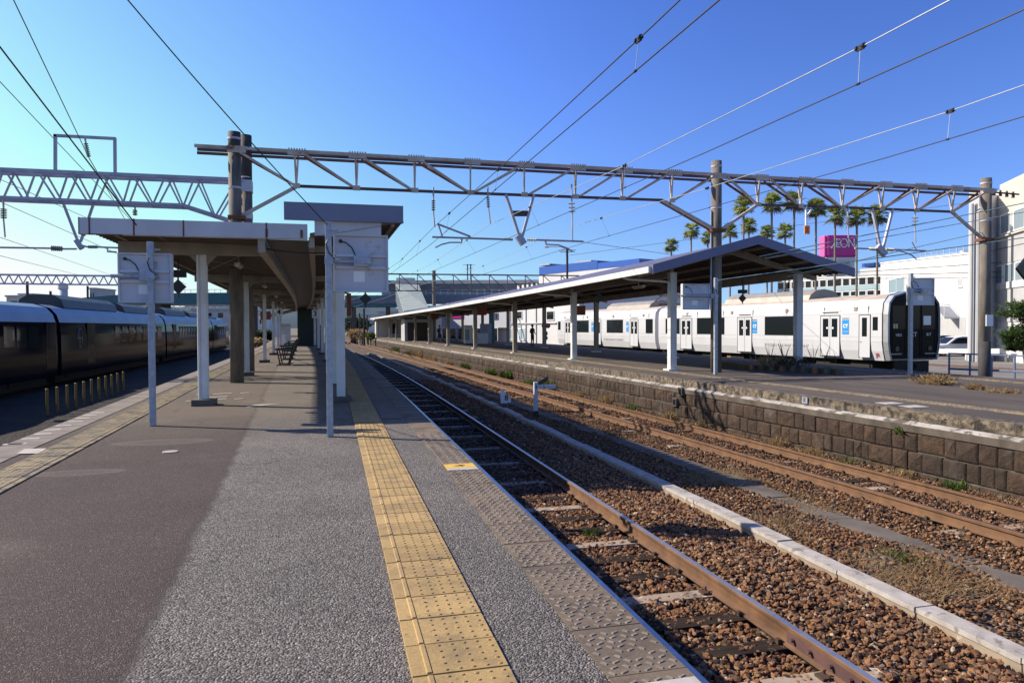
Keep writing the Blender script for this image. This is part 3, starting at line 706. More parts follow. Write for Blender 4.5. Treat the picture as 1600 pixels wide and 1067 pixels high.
while y < 32:
    d = random.uniform(.9, 1.3); a, b = trk2(y)-1.72+random.uniform(-.02,.02), trk2(y+d)-1.72
    z = -1.10+random.uniform(-.012,.008); m.hexa([(a-.22,y+.01,-1.2),(a+.22,y+.01,-1.2),(b+.22,y+d-.01,-1.2),(b-.22,y+d-.01,-1.2),(a-.22,y+.01,z),(a+.22,y+.01,z),(b+.22,y+d-.01,z),(b-.22,y+d-.01,z)])
    y += d
tag(m.build('concrete_path', K['drain']), kind='structure')
# ------------------------------------------------------------------ ballast stones
def icosa():
    p = (1+5**.5)/2
    v = np.array([(-1,p,0),(1,p,0),(-1,-p,0),(1,-p,0),(0,-1,p),(0,1,p),(0,-1,-p),(0,1,-p),(p,0,-1),(p,0,1),(-p,0,-1),(-p,0,1)], float)
    v /= np.linalg.norm(v[0])
    f = np.array([(0,11,5),(0,5,1),(0,1,7),(0,7,10),(0,10,11),(1,5,9),(5,11,4),(11,10,2),(10,7,6),(7,1,8),(3,9,4),(3,4,2),(3,2,6),(3,6,8),(3,8,9),(4,9,5),(2,4,11),(6,2,10),(8,6,7),(9,8,1)])
    return v, f
def octa():
    v = np.array([(1,0,0),(-1,0,0),(0,1,0),(0,-1,0),(0,0,1),(0,0,-1)], float)
    f = np.array([(0,2,4),(2,1,4),(1,3,4),(3,0,4),(2,0,5),(1,2,5),(3,1,5),(0,3,5)]); return v, f
def stones(name, P, rad, tmpl, mat, tint):
    V, F = tmpl; n = len(P); k = len(V)
    q = rng.normal(size=(n,4)); q /= np.linalg.norm(q, axis=1)[:,None]; a,b,c,d = q.T
    Rm = np.stack([1-2*(c*c+d*d),2*(b*c-a*d),2*(b*d+a*c),2*(b*c+a*d),1-2*(b*b+d*d),2*(c*d-a*b),2*(b*d-a*c),2*(c*d+a*b),1-2*(b*b+c*c)],1).reshape(n,3,3)
    X = V[None]*rng.uniform(.55,1.3,(n,k,1))*rng.uniform(.55,1.35,(n,1,3))
    X = np.einsum('nij,nkj->nki', Rm, X); X[...,2] *= .8
    X = X*rad[:,None,None]+P[:,None,:]
    me = bpy.data.meshes.new(name); nf = len(F)
    me.vertices.add(n*k); me.vertices.foreach_set('co', X.astype(np.float32).ravel())
    idx = (F[None]+(np.arange(n)*k)[:,None,None]).astype(np.int32)
    me.loops.add(n*nf*3); me.loops.foreach_set('vertex_index', idx.ravel())
    me.polygons.add(n*nf); me.polygons.foreach_set('loop_start', np.arange(0, n*nf*3, 3, dtype=np.int32))
    me.update(calc_edges=True); me.validate(); me.shade_flat()
    at = me.attributes.new('tint', 'FLOAT', 'POINT'); at.data.foreach_set('value', np.repeat(tint, k).astype(np.float32))
    me.materials.append(mat); o = bpy.data.objects.new(name, me); COL.objects.link(o); return o
def scatter(x0, x1, y0, y1, n): return np.stack([rng.uniform(x0,x1,n), rng.uniform(y0,y1,n)],1)
def height(xy):
    x, y = xy.T; r = x-3.0
    h = np.full(len(x), -1.135)
    h += np.where(np.abs(r) < .75, .022, .018)
    h += .075*np.exp(-((x-4.15)/.35)**2)*(.7+.5*np.sin(y*1.7)*np.sin(y*.6+1))
    h += .025*np.sin(x*2.1+y*.9)*np.sin(y*1.3-x)*(x > 5.3)
    return h
def zone(xy, skip=None):
    return xy
A1 = scatter(1.52, 4.98, 2.6, 17, 52000)
A2 = scatter(1.52, 4.98, 17, 34, 12000)
A3 = scatter(5.24, 9.85, 3.2, 22, 54000)
A4 = scatter(5.0, 9.2, 22, 40, 9000)
def infilter(A, far):
    x, y = A.T
    t2 = np.interp(y, [t[0] for t in TB], [t[1] for t in TB]); e = np.interp(y, [t[0] for t in EB], [t[1] for t in EB])
    keep = (x < e-.14) & (np.abs(x-(t2-1.72)) > .13+.08*np.sin(y*2.7))
    onr1 = np.minimum(np.abs(x-3.5665-np.where(y>20,-(y-20)**2/1690,0)), np.abs(x-2.4335-np.where(y>20,-(y-20)**2/1690,0))) < .085
    onr2 = np.minimum(np.abs(x-t2-.5665), np.abs(x-t2+.5665)) < .085
    # the bed between the tracks is thinner, with earth showing through
    mid = (x > 5.3) & (x < t2-2.0) & (np.sin(x*3.1+y*.7)+np.sin(y*1.9-x*2.3) > .9)
    return A[keep & ~onr1 & ~onr2 & ~(mid & (rng.uniform(size=len(x)) < .55))]
parts = []
for A, rr, lay in ((A1,(.015,.035),2), (A2,(.022,.038),1), (A3,(.013,.029),1), (A4,(.022,.04),1)):
    A = infilter(A, False); h = height(A)
    # stones lie below sleeper tops where a sleeper passes
    P = np.stack([A[:,0], A[:,1], h+rng.uniform(-.012,.03,len(A))],1); r = rng.uniform(rr[0], rr[1], len(A))**1.0
    tint = np.clip(rng.normal(.47,.27,len(A)) - np.where(A[:,0]>5.2, .06, 0), 0, 1)
    parts.append((P, r, tint))
P = np.concatenate([p[0] for p in parts]); r = np.concatenate([p[1] for p in parts]); tt = np.concatenate([p[2] for p in parts])
near = (P[:,1] < 14)
o = stones('ballast', P[near], r[near], icosa(), K['ballast'], tt[near]); tag(o, kind='stuff')
o = stones('ballast', P[~near], r[~near], octa(), K['ballast'], tt[~near]); tag(o, kind='stuff')
# ------------------------------------------------------------------ canopy over the near platform
def corr(m, x0f, x1f, z0, z1, ya, yb, pitch=.22, amp=.045, mi=0):
    ys_ = []; zs_ = []; y = ya
    while y < yb:
        for a, b in ((0,0),(.32,0),(.5,amp),(.82,amp)): ys_.append(y+a*pitch); zs_.append(b)
        y += pitch
    vs = []
    for y, z in zip(ys_, zs_): vs += [(x0f(y), y, (z0(y) if callable(z0) else z0)+z), (x1f(y), y, (z1(y) if callable(z1) else z1)+z)]
    m.add(vs, [(2*i, 2*i+1, 2*i+3, 2*i+2) for i in range(len(ys_)-1)], mi)
S = shiftA
CA = thing('platform_canopy', 'long butterfly roof canopy on white columns over the near platform', 'canopy', (-1.2, 14.8, 0))
YA, YB = 13.2, 62
m = MB(); corr(m, lambda y: -4.05+S(y), lambda y: -1.12+S(y), 3.15, 3.07, YA, YB, amp=.10); corr(m, lambda y: -.38+S(y), lambda y: 1.27+S(y), 3.10, 3.42, YA, YB, amp=.09)
m.build('roof', K['soffit'], CA)
pc = [(S(y), y, 0) for y in yrange(YA+.06, YB, 30)]
m = MB(); m.sweep(pc, [(-1.12,3.02),(-.38,3.02),(-.38,3.05),(-1.12,3.05)]); m.build('valley_gutter', K['trough_dark'], CA)
m = MB()
m.sweep(pc, [(-1.26,2.82),(-1.14,2.82),(-1.14,3.09),(-1.26,3.09)]); m.sweep(pc, [(-.40,2.92),(-.30,2.92),(-.30,3.11),(-.40,3.11)])
for u in (-3.7,-3.0,-2.38,-1.8,): m.sweep(pc, [(u-.03,3.13),(u+.03,3.13),(u+.03,3.2),(u-.03,3.2)])
for u in (.1,.6,1.1): m.sweep(pc, [(u-.03,3.14+.19*u),(u+.03,3.14+.19*u),(u+.03,3.19+.19*u),(u-.03,3.19+.19*u)])
for i in range(6):
    y = 14.8+8.6*i; s = S(y)
    m.box(-3.85+s, -1.26+s, y-.07, y+.07, 2.90, 3.125); m.box(-.30+s, 1.1+s, y-.06, y+.06, 2.95, 3.12)
    for u in (-2.38, .19):
        for q in (-1, 1):
            m.prism([(u+s, y-.02, 2.9),(u+s, y-.02, 2.62),(u+s+q*.26, y-.02, 2.9)], (0,0,0), (0,.04,0))
    for q in (1,):
        if i < 5:
            m.tube([(-3.6+s,y+.2,3.1),(-1.4+S(y+8),y+8,3.1)], .012, 5); m.tube([(-1.4+s,y+.2,3.08),(-3.6+S(y+8),y+8,3.1)], .012, 5)
m.build('roof_beams', K['cream'], CA)
for i in range(6):
    for u in (-2.38, .19):
        y = 14.8+8.6*i; x = u+S(y)
        if u < 0:
            c = MB().box(x-.05,x+.06,y-.055,y+.055,.12,2.9).box(x-.062,x-.05,y-.065,y+.065,.12,2.9).box(x+.06,x+.072,y-.065,y+.065,.12,2.9)
            if i == 0: c.tube([(x-.088,y-.05,.13),(x-.088,y-.05,2.9)], .027, 8)
        else: c = MB().box(x-.085,x+.085,y-.075,y+.075,.10,3.1)
        co = c.build('column', K['white'], CA, bevel=.006)
        MB().box(x-.21,x+.2,y-.21,y+.19,0,.12 if u < 0 else .10).build('footing', K['drain'], co)
c = MB().box(-.06,.1,19.2,19.36,.02,3.1); c.build('column', K['white'], CA)
m = MB()
for a, b in ((-4.05,-3.9),(-3.885,-3.23),(-3.215,-2.46),(-2.445,-1.12),(-1.105,-.42)):
    m.box(a, b, YA-.05, YA-.005, 3.06, 3.325)
m.box(-4.05,-.42,YA-.005,YA+.03,3.05,3.07); m.box(-4.06,-4.04,YA-.05,YA+.25,3.05,3.33)
m.box(-.30,.875,YA+.02,YA+.06,3.14,3.40)
m.build('fascia', K['white_weathered'], CA)
m = MB()
for x in (-3.892,-3.222,-2.452,-1.112): m.box(x-.012, x+.012, YA-.056, YA-.05, 3.05, 3.33)
m.box(-3.9,-3.4,YA-.052,YA-.02,3.045,3.062)
for x in (-1.108,-.52): m.box(x-.02, x+.02, YA-.06, YA-.055, 3.08, 3.22)
m.build('rust_strip', K['rust'], CA)
m = MB().box(-.815,1.27,YA-.06,YA+.02,3.43,3.71).box(-.815,1.275,YA-.065,YA+.04,3.40,3.43)
m.box(1.25,1.275,YA+.02,YA+.3,3.43,3.71); m.build('blue_fascia', K['blue_fascia'], CA)
m = MB()
for i in range(5):
    y = 17.5+8.6*i; x = -2.0+S(y); m.box(x-.06,x+.06,y-.32,y+.32,2.9,2.97); m.tube([(x,y-.3,2.88),(x,y+.3,2.88)],.018,6); m.box(x-.01,x+.01,y-.02,y+.02,2.97,3.12)
m.build('strip_light', K['white'], CA)
m = MB(); m.tube([(-1.2,13.6,2.93),(-.9,13.6,2.88),(-.5,13.6,2.86),(-.1,13.5,2.86),(.05,13.3,2.88)], .014, 6); m.build('cable', K['black_cable'], CA)
# hanging platform number boxes and plain boards under the near canopy
def numbox(px, py, Y, s, label, wd=.36, hh=.46):
    p = atY(px, py, Y); t = thing('platform_number_sign', label, 'sign', p, None)
    MB().box(p.x-wd/2,p.x+wd/2,p.y-.07,p.y+.07,p.z-hh/2,p.z+hh/2).build('box', K['signwhite'], t)
    text(s, .42, K['ink'], (p.x, p.y-.074, p.z), (1,0,0), (0,0,1), t, bold=.012)
    MB().tube([(p.x,p.y,p.z+hh/2),(p.x,p.y,p.z+hh/2+.45)], .015, 6).build('hanger', K['dark'], t)
    return t
numbox(436,488,43,'4','white hanging sign reading 4 on the left under the near canopy')
numbox(492.5,490.5,43,'3','white hanging sign reading 3 on the right under the near canopy')
def board(px, py, Y, wd, hh, mat, label, th=.06):
    p = atY(px, py, Y); t = thing('hanging_board', label, 'sign', p)
    MB().box(p.x-wd/2,p.x+wd/2,p.y-th,p.y+th,p.z-hh/2,p.z+hh/2).build('board', mat, t, bevel=.01)
    for s in (-1,1): MB().tube([(p.x+s*wd*.35,p.y,p.z+hh/2),(p.x+s*wd*.35,p.y,p.z+hh/2+.5)], .012, 5).build('hanger', K['dark'], t)
board(415,493,38,.5,.42,K['brownsign'],'rust brown hanging board left of the 4 sign under the near canopy')
p = atY(545,472,22); 
t = thing('hanging_board', 'tall maroon hanging board beside the first white column under the near canopy edge', 'sign', p)
MB().box(p.x-.06,p.x+.06,p.y-.35,p.y+.35,p.z-.42,p.z+.25).build('board', K['brownsign'], t); MB().tube([(p.x,p.y,p.z+.25),(p.x,p.y,3.2)], .012, 5).build('hanger', K['dark'], t)
# ------------------------------------------------------------------ signs on galvanised poles, backs to the camera
def pole_sign(px, py, ptop, panel, label, right=True, pw=.085, rect=True):
    b = atz(px, py); Y = b.y; top = atY(px, ptop, Y).z
    t = thing('platform_sign', label, 'sign', b, 'signs on galvanised poles at the platform ends')
    c = MB().box(b.x-pw/2,b.x+pw/2,Y-pw/2,Y+pw/2,0,top); c.box(b.x-pw/2-.004,b.x+pw/2+.004,Y-pw/2-.004,Y+pw/2+.004,top-.62,top-.60); c.build('pole', K['galv'], t, bevel=.008)
    x0 = atY(panel[0], panel[1], Y).x; x1 = atY(panel[2], panel[3], Y).x; z1 = atY(panel[0], panel[1], Y).z; z0 = atY(panel[2], panel[3], Y).z
    ya = Y+.10; P = MB().box(x0,x1,ya,ya+.09,z0,z1).build('panel', K['panel_back'], t, bevel=.006)
    f = MB(); g = .03
    f.box(x0-.01,x1+.01,ya-.04,ya+.1,z1-.002,z1+.018); f.box(x0-.01,x1+.01,ya-.04,ya+.1,z0-.018,z0+.002)
    f.box(x0-.014,x0+.012,ya-.038,ya+.098,z0,z1); f.box(x1-.012,x1+.014,ya-.038,ya+.098,z0,z1)
    h = z1-z0
    for q in (.36,.58): f.box(x0+.02,x1-.02,ya-.045,ya,z1-h*q-.02,z1-h*q+.02)
    f.build('frame', K['panel_back'], P)
    mx = lerp(x0,x1,.5) if right else b.x-.06; zr = z1-h*.47
    br = MB(); xa = x0-.1 if not right else b.x
    br.tube([(xa,Y+.03,zr),(max(mx,b.x)+.1,Y+.03,zr)], .028, 10); br.box(mx-.10,mx+.10,Y-.02,ya-.02,zr-.07,zr+.07); br.box(mx-.06,mx+.13,Y-.035,Y+.06,zr-.035,zr+.05)
    br.box(b.x-pw/2-.012,b.x+pw/2+.012,Y-pw/2-.012,Y+pw/2+.012,zr-.05,zr+.05)
    br.tube([(b.x-.03,Y,top-.12),(b.x+.14,Y-.02,top-.12)],.012,6)
    br.build('bracket', K['galv'], t)
    cx = lerp(x0,x1,.12); cz = z1-h*.10; cb = MB()
    cb.tube([(cx,ya-.045,cz),(cx,ya-.005,cz)], .024, 12)
    cb.tube([(cx,ya-.04,cz),(cx+.07,ya-.05,cz-.02),(cx+.15,ya-.05,cz-.09),(cx+.2,ya-.04,cz-.2),(cx+.19,ya-.03,zr+.05)], .009, 6)
    cb.tube([(b.x-.01,Y-pw/2-.01,top-.25),(b.x-.035,Y-pw/2-.015,cz-.05),(b.x+.0,Y-pw/2-.02,cz-.17),(b.x+.08,Y-.03,zr+.02)], .008, 6)
    cb.build('cable', K['black_cable'], t)
    s = MB().box(lerp(x0,x1,.36),lerp(x0,x1,.57),ya-.004,ya,z0+h*.16,z0+h*.36).build('sticker', K['signwhite'], P)
    return t
pole_sign(239,665,378,(183,396,266,471),'galvanised pole with grey sign back, on the left side of the near platform', right=False)
pole_sign(516,682,347,(522,367,606,454),'galvanised pole with big grey sign back, beside the yellow tactile strip')
pole_sign(1118,585,434,(1069,444,1110,483),'galvanised pole with small tilted sign back under the far canopy gable', right=False, pw=.10)
pole_sign(1422,585,427,(1425,435,1462,476),'galvanised pole with sign back in front of the white train nose', pw=.10)
# ------------------------------------------------------------------ diamond signal boards
def diamond(px, py, Y, r, label, ztop, bar=True, arm=None, dx=0, disc=False):
    p = atY(px, py, Y); t = thing('signal_board', label, 'signal', p)
    MB().prism([(p.x-r,p.y,p.z),(p.x,p.y,p.z-r),(p.x+r,p.y,p.z),(p.x,p.y,p.z+r)], (0,-.03,0), (0,.05,0)).build('diamond', K['black'], t)
    if disc: MB().tube([(p.x+r*.55,p.y-.05,p.z+r*.5),(p.x+r*.55,p.y-.035,p.z+r*.5)], r*.5, 18).build('disc', K['signwhite'], t)
    h = MB().tube([(p.x,p.y+.03,p.z-r*1.5),(p.x,p.y+.03,ztop)], .02, 6)
    if bar: h.box(p.x-r*1.1,p.x+r*1.0,p.y-.06,p.y+.10,p.z+r*1.25,p.z+r*2.2)
    if arm: h.beam((p.x,p.y+.03,ztop), arm, .05)
    h.build('hanger', K['dark'], t)
    return t
diamond(278,448,18.5,.18,'black diamond signal board hanging beside the left sign of the near platform',3.2)
diamond(571,467,18,.15,'black diamond signal board hanging under the right edge of the near canopy',3.3, bar=False)
diamond(1161,466,23,.14,'black diamond signal board under the far canopy beside the small tilted sign',3.6)
diamond(936,464,29.5,.2,'black diamond signal board hanging under the near eave of the far canopy',3.5)
q = atY(1614, 420, 17.5)
diamond(1604,420,17.5,.36,'large black diamond signal board with white disc at the far right edge', q.z+.9, bar=False, arm=(q.x+.5,17.53,q.z+.9), disc=True)
MB().tube([(q.x+.5,17.53,0),(q.x+.5,17.53,q.z+1.2)], .06, 10).build('signal_post', K['galv'], [o for o in scene.objects if o.name.startswith('signal_board') and o.type == 'EMPTY'][-1])
# ------------------------------------------------------------------ canopy over the far platform
def evx(y): return interp(EV, y) if y >= 20.3 else 9.64-.066*(y-20.3)
def evz(y): return interp(EZ, y)
def zr_(y): return evz(y)+1.0-.0035*(y-20.3)
CB = thing('platform_canopy', 'long gabled canopy with lavender grey roof over the far platform', 'canopy', (13, 21.8, 0))
YC, YD = 20.3, 116
m = MB(); corr(m, evx, lambda y: evx(y)+3.66, evz, zr_, YC, YD, .26, .035); corr(m, lambda y: evx(y)+3.66, lambda y: evx(y)+7.26, zr_, evz, YC, YD, .26, .035)
m.build('roof', K['lavender'], CB)
m = MB(); corr(m, lambda y: evx(y)+.05, lambda y: evx(y)+3.66, lambda y: evz(y)-.06, lambda y: zr_(y)-.06, YC+.1, YD, .26, .055); corr(m, lambda y: evx(y)+3.66, lambda y: evx(y)+7.2, lambda y: zr_(y)-.06, lambda y: evz(y)-.06, YC+.1, YD, .26, .055)
m.build('soffit', K['soffit'], CB)
m = MB(); e, z, zz = evx(YC), evz(YC), zr_(YC)
for a, b in ((( e-.03,z),(e+3.66,zz)),((e+3.66,zz),(e+7.3,z))):
    m.hexa([(a[0],YC-.05,a[1]-.20),(b[0],YC-.05,b[1]-.20),(b[0],YC+.03,b[1]-.20),(a[0],YC+.03,a[1]-.20),(a[0],YC-.05,a[1]+.09),(b[0],YC-.05,b[1]+.09),(b[0],YC+.03,b[1]+.09),(a[0],YC+.03,a[1]+.09)])
m.build('gable_fascia', pm('lavender_gable_fascia', (.155,.155,.27), (.13,.13,.23), .9, .45), CB)
pe = [(evx(y), y, evz(y)) for y in yrange(YC+.05, YD, 60)]
MB().sweep(pe, [(-.14,-.16),(.02,-.16),(.02,.01),(-.14,.03)]).build('gutter', K['white'], CB)
m = MB()
for i in range(11):
    y = 21.8+8.4*i; e, z, zz = evx(y), evz(y), zr_(y)
    for xa, za, xb, zb in ((e+.25,z-.02,e+3.66,zz-.06),(e+7.0,z-.02,e+3.66,zz-.06)):
        hh = .26
        m.hexa([(xa,y-.09,za-hh*.7),(xb,y-.09,zb-hh),(xb,y+.09,zb-hh),(xa,y+.09,za-hh*.7),(xa,y-.09,za-.04),(xb,y-.09,zb-.03),(xb,y+.09,zb-.03),(xa,y+.09,za-.04)])
    m.tube([(e+2.6,y,zz-.5),(e+3.66,y,zz-.25),(e+4.7,y,zz-.5)], .04, 6)
for u, dz in ((.7,.15),(1.5,.36),(2.4,.60),(3.2,.82),(4.1,.84),(4.9,.62),(5.7,.40),(6.6,.15)):
    m.sweep([(evx(y)+u, y, evz(y)+dz*(zr_(y)-evz(y))-.085) for y in yrange(YC+.06, YD, 40)], [(-.03,-.05),(.03,-.05),(.03,.04),(-.03,.04)])
for u in (1.5, 6.35):
    m.sweep([(evx(y)+u, y, evz(y)) for y in yrange(21.8, YD-.5, 40)], [(-.06,-.16),(.06,-.16),(.06,.12),(-.06,.12)])
m.build('roof_frame', K['cream'], CB)
for i in range(11):
    y = 21.8+8.4*i; e, z = evx(y), evz(y)
    for u in (1.5, 6.35):
        x = e+u; c = MB().box(x-.115,x-.095,y-.115,y+.115,.06,z-.0).box(x+.095,x+.115,y-.115,y+.115,.06,z).box(x-.095,x+.095,y-.10,y+.10,.06,z+.0)
        co = c.build('column', K['white'] if i < 2 else K['cream'], CB)
        f = MB().box(x-.22,x+.22,y-.22,y+.22,0,.06); f.build('base_plate', K['white'], co)
        if u == 1.5: MB().tube([(e-.04,y+.5,z-.16),(e+.1,y+.4,z-.22),(x-.35,y+.02,z-.30),(x-.16,y-.08,z-.34),(x-.16,y-.08,z-.62)], .042, 8).build('downpipe', K['white'], co)
m = MB()
for i in range(9):
    y = 25.5+8.4*i; x = evx(y)+2.2; m.box(x-.06,x+.06,y-.5,y+.5,2.98,3.06); m.tube([(x,y-.45,2.96),(x,y+.45,2.96)], .018, 6); m.box(x-.01,x+.01,y-.02,y+.02,3.06,3.5)
m.build('strip_light', K['white'], CB)
board(753,486,46,.62,.55,K['brownsign'],'rust brown hanging board under the far canopy, in front of the white machine')
board(679,495,70,.75,.5,K['brownsign'],'rust brown hanging board far along the far canopy above a passenger')
board(905,485,33,.62,.46,K['brownsign'],'dark red hanging board under the far canopy in front of the white train')
numbox(702,495,60,'2','white hanging sign reading 2 beside the passenger in white, under the far canopy',.45,.62)
numbox(775.5,495,60,'1','white number sign nearest the teal pillar, under the far canopy',.45,.62)
# ------------------------------------------------------------------ catenary gantries
GY = 20.6
def gp(x, y, dy=0):
    p = atY(x, y, GY); return Vector((p.x, p.y+dy, p.z))
def pole(m, px, ybase_z, pt, Y, r0, r1, mi=0):
    p = atY(px, pt, Y); m.tube([(p.x,Y,ybase_z),(p.x,Y,p.z)], [r0, r1], 18, mi); return p
def insul(m, a, b, n, r, mi=0):
    a = Vector(a); b = Vector(b); m.tube([a, b], .018, 6, mi)
    for i in range(n):
        c = a+(b-a)*((i+.5)/n); d = (b-a).normalized()*(.012); m.tube([c-d, c+d], [r, r*.75], 10, mi)
G1 = thing('catenary_gantry', 'big rusty gantry of three concrete columns spanning both platforms', 'gantry', (-2.54, GY, 0))
for px, pt, zb, rr in ((366,207,0,.165),(1119.5,252,0,.165),(1541,279,-1.3,.175)):
    m = MB(); p = atY(px, pt, GY); m.tube([(p.x,GY,zb),(p.x,GY,p.z-(.55 if px == 366 else 0))], [rr+.012, rr], 20, 0)
    if px == 366: m.tube([(p.x,GY,p.z-.549),(p.x,GY,p.z)], rr-.001, 20, 1)
    if px == 1541: m.tube([(p.x,GY,zb),(p.x,GY,.9)], rr+.017, 20, 1)
    co = m.build('column', [K['concpole'], K['conctop']], G1, smooth=False)
    for f in co.data.polygons: f.use_smooth = len(f.vertices) == 4
    bd = MB()
    for dz in (.18, .5, 1.5): bd.tube([(p.x,GY,p.z-dz-.03),(p.x,GY,p.z-dz+.03)], rr+.012, 18)
    bd.build('clamp_band', K['steel_grey'], co)
    if px == 1541: MB().box(p.x-.17,p.x+.13,GY-.22,GY-.19,1.45,1.85).build('number_plate', K['signwhite'], co)
    if px == 1119.5: MB().tube([(p.x-.2,GY-.02,2.0),(p.x-.2,GY-.02,p.z-1.6)], .03, 6).build('conduit', K['galv'], co)
top = lambda x: lerp(228.5, 296.5, (x-305)/(1548-305))
W = .20
tr_ = MB()
for s in (-1, 1):
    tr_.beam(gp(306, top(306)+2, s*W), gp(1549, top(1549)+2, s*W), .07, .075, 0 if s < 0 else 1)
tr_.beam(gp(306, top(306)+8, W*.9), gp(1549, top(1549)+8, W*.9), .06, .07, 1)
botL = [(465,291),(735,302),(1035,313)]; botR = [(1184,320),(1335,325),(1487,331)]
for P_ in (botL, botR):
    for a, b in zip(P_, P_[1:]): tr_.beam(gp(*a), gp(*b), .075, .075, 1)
tr_.beam(gp(465,291), gp(371,341), .08, .09, 0); tr_.beam(gp(1035,313), gp(1117,361,-.1), .08, .09, 0); tr_.beam(gp(1184,320), gp(1122,361,-.1), .08, .09, 0); tr_.beam(gp(1487,331), gp(1536,374), .08, .09, 0)
tr_.beam(gp(1035,313,.2), gp(1117,361,.15), .06, .06, 1)
def bot(x):
    return float(np.interp(x, [465,1035,1184,1487], [291,313,320,331]))
for x in (463,557,648,735,819,899,972,1049,1184,1251,1316,1377,1431,1487):
    for s in (-1, 1): tr_.beam(gp(x+s*2.2, top(x)+4, s*W), gp(x, bot(x)), .045, .045, 0)
    tr_.box(*(lambda p: (p.x-.22,p.x+.25,GY-W-.05,GY-W-.028,p.z-.10,p.z+.045))(gp(x, top(x)+3)), 0)
    tr_.box(*(lambda p: (p.x-.10,p.x+.10,GY-.06,GY-.045,p.z-.07,p.z+.07))(gp(x, bot(x))), 0)
for a, b in ((370,462),(475,555),(565,645),(655,733),(1131,1184),(1199,1250),(1263,1314)):
    for s in (-1, 1): tr_.beam(gp(a, top(a)+5, s*W), gp(b, bot(b)), .06, .06, 0 if s < 0 else 2)
for a, b in ((740,811),(825,893),(904,966),(978,1041),(1052,1112),(1316,1371),(1379,1428),(1433,1484),(1488,1535)):
    for s in (-1, 1): tr_.beam(gp(b, top(b)+5, s*W), gp(a, bot(a)), .06, .06, 0 if s < 0 else 2)
for x in (371,1119,1537): p = gp(x, top(x)+4); tr_.box(p.x-.24,p.x+.24,GY-.23,GY-.20,p.z-.09,p.z+.09,0)
for x, y in ((371,341),(1119,361),(1538,375)): p = gp(x, y); tr_.box(p.x-.22,p.x+.22,GY-.22,GY+.22,p.z-.05,p.z+.05,2)
tr_.beam(gp(1545,300), gp(1592,304), .05, .05, 2)
for x in (463,557,648,735,819,899,972,1049,1184,1251,1316,1377,1431,1487):        # bolts on the chord plates
    p = gp(x, top(x)+1)
    for q in range(7): tr_.box(p.x-.2+q*.07,p.x-.17+q*.07,GY-W-.03,GY-W+.02,p.z+.03,p.z+.058,1)
for q in range(4):
    p = gp(1553+q*10, 301+q*1.3); tr_.tube([(p.x,GY,p.z-.1),(p.x,GY,p.z+.12)], [.06,.03], 8, 1)
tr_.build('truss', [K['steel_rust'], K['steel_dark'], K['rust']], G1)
h = MB(); P = lambda x, y: gp(x, y, -.02)
h.beam(P(790,304), P(812,372), .075); h.beam(P(834,304), P(815,372), .075); h.beam(P(799,334), P(825,334), .02, .17, 1); h.beam(P(809,368), P(818,382), .16, .2)
h.tube([P(675,370.5), P(787,374)], .03, 8); h.tube([P(838,375), P(911,377.5)], .03, 8)
h.tube([P(683,350), P(735,370)], .03, 8); h.tube([P(685,352), P(691,370)], .025, 8)
h.tube([P(722,372), P(720,380)], .03, 8); h.tube([P(852,376), P(853,383)], .03, 8)
h.tube([P(720,379), P(703,379), P(690,382), P(680,387)], .022, 8); h.tube([P(853,382), P(872,383), P(886,388), P(894,393)], .022, 8)
h.beam(P(1362,326), P(1376,392), .075); h.beam(P(1394,327), P(1378,392), .075); h.beam(P(1370,385), P(1382,398), .16, .2)
h.tube([P(1335,388), P(1357,389)], .03, 8); h.tube([P(1396,390), P(1445,392)], .03, 8); h.tube([P(1398,391), P(1412,394), P(1424,399), P(1431,405)], .022, 8); h.tube([P(1424,378),P(1432,392)],.02,6)
h.beam(P(1259,322), P(1259,354), .05, .05, 2); h.beam(P(1259,340), P(1268,327), .05, .05, 2)
for x, y0, y1 in ((677,293,313),(762,292,308),(893,288,316),(1324,322,338),(1429,331,339)): h.tube([P(x,y0), P(x,y1)], .025, 6)
for x0, y0, x1, y1 in ((677,330,679,355),(763,325,766,350),(894,334,894,376),(1324,352,1325,372),(1429,354,1430,380)): h.tube([P(x0,y0), P(x1,y1)], .022, 6)
h.build('hanger', [K['steel_grey'], K['steel_dark'], K['signwhite']], G1)
m = MB()
for x0, y0, x1, y1, n, r in ((677,313,677,330,5,.06),(762,308,763,325,5,.06),(787,374,801,374.5,6,.05)): insul(m, P(x0,y0), P(x1,y1), n, r)
m.build('insulator', K['brown_porcelain'], G1)
m = MB()
for x0, y0, x1, y1, n, r in ((893,316,894,334,3,.11),(823,375,838,375.5,6,.05),(1324,338,1324,352,3,.12),(1429,339,1429,354,3,.12),(1357,389,1370,390,6,.06),(1384,390,1396,390.5,6,.06)): insul(m, P(x0,y0), P(x1,y1), n, r)
m.build('insulator', K['porcelain'], G1)
p = gp(1259.5,359.5,-.03); OS = MB().box(p.x-.1,p.x+.1,GY-.06,GY-.03,p.z-.14,p.z+.14).build('orange_plate', K['orange'], G1)
MB().box(p.x-.05,p.x+.05,GY-.064,GY-.06,p.z-.07,p.z-.045).box(p.x-.05,p.x+.05,GY-.064,GY-.06,p.z+.04,p.z+.065).box(p.x-.012,p.x+.012,GY-.064,GY-.06,p.z-.04,p.z+.035).build('lettering', K['red'], OS)
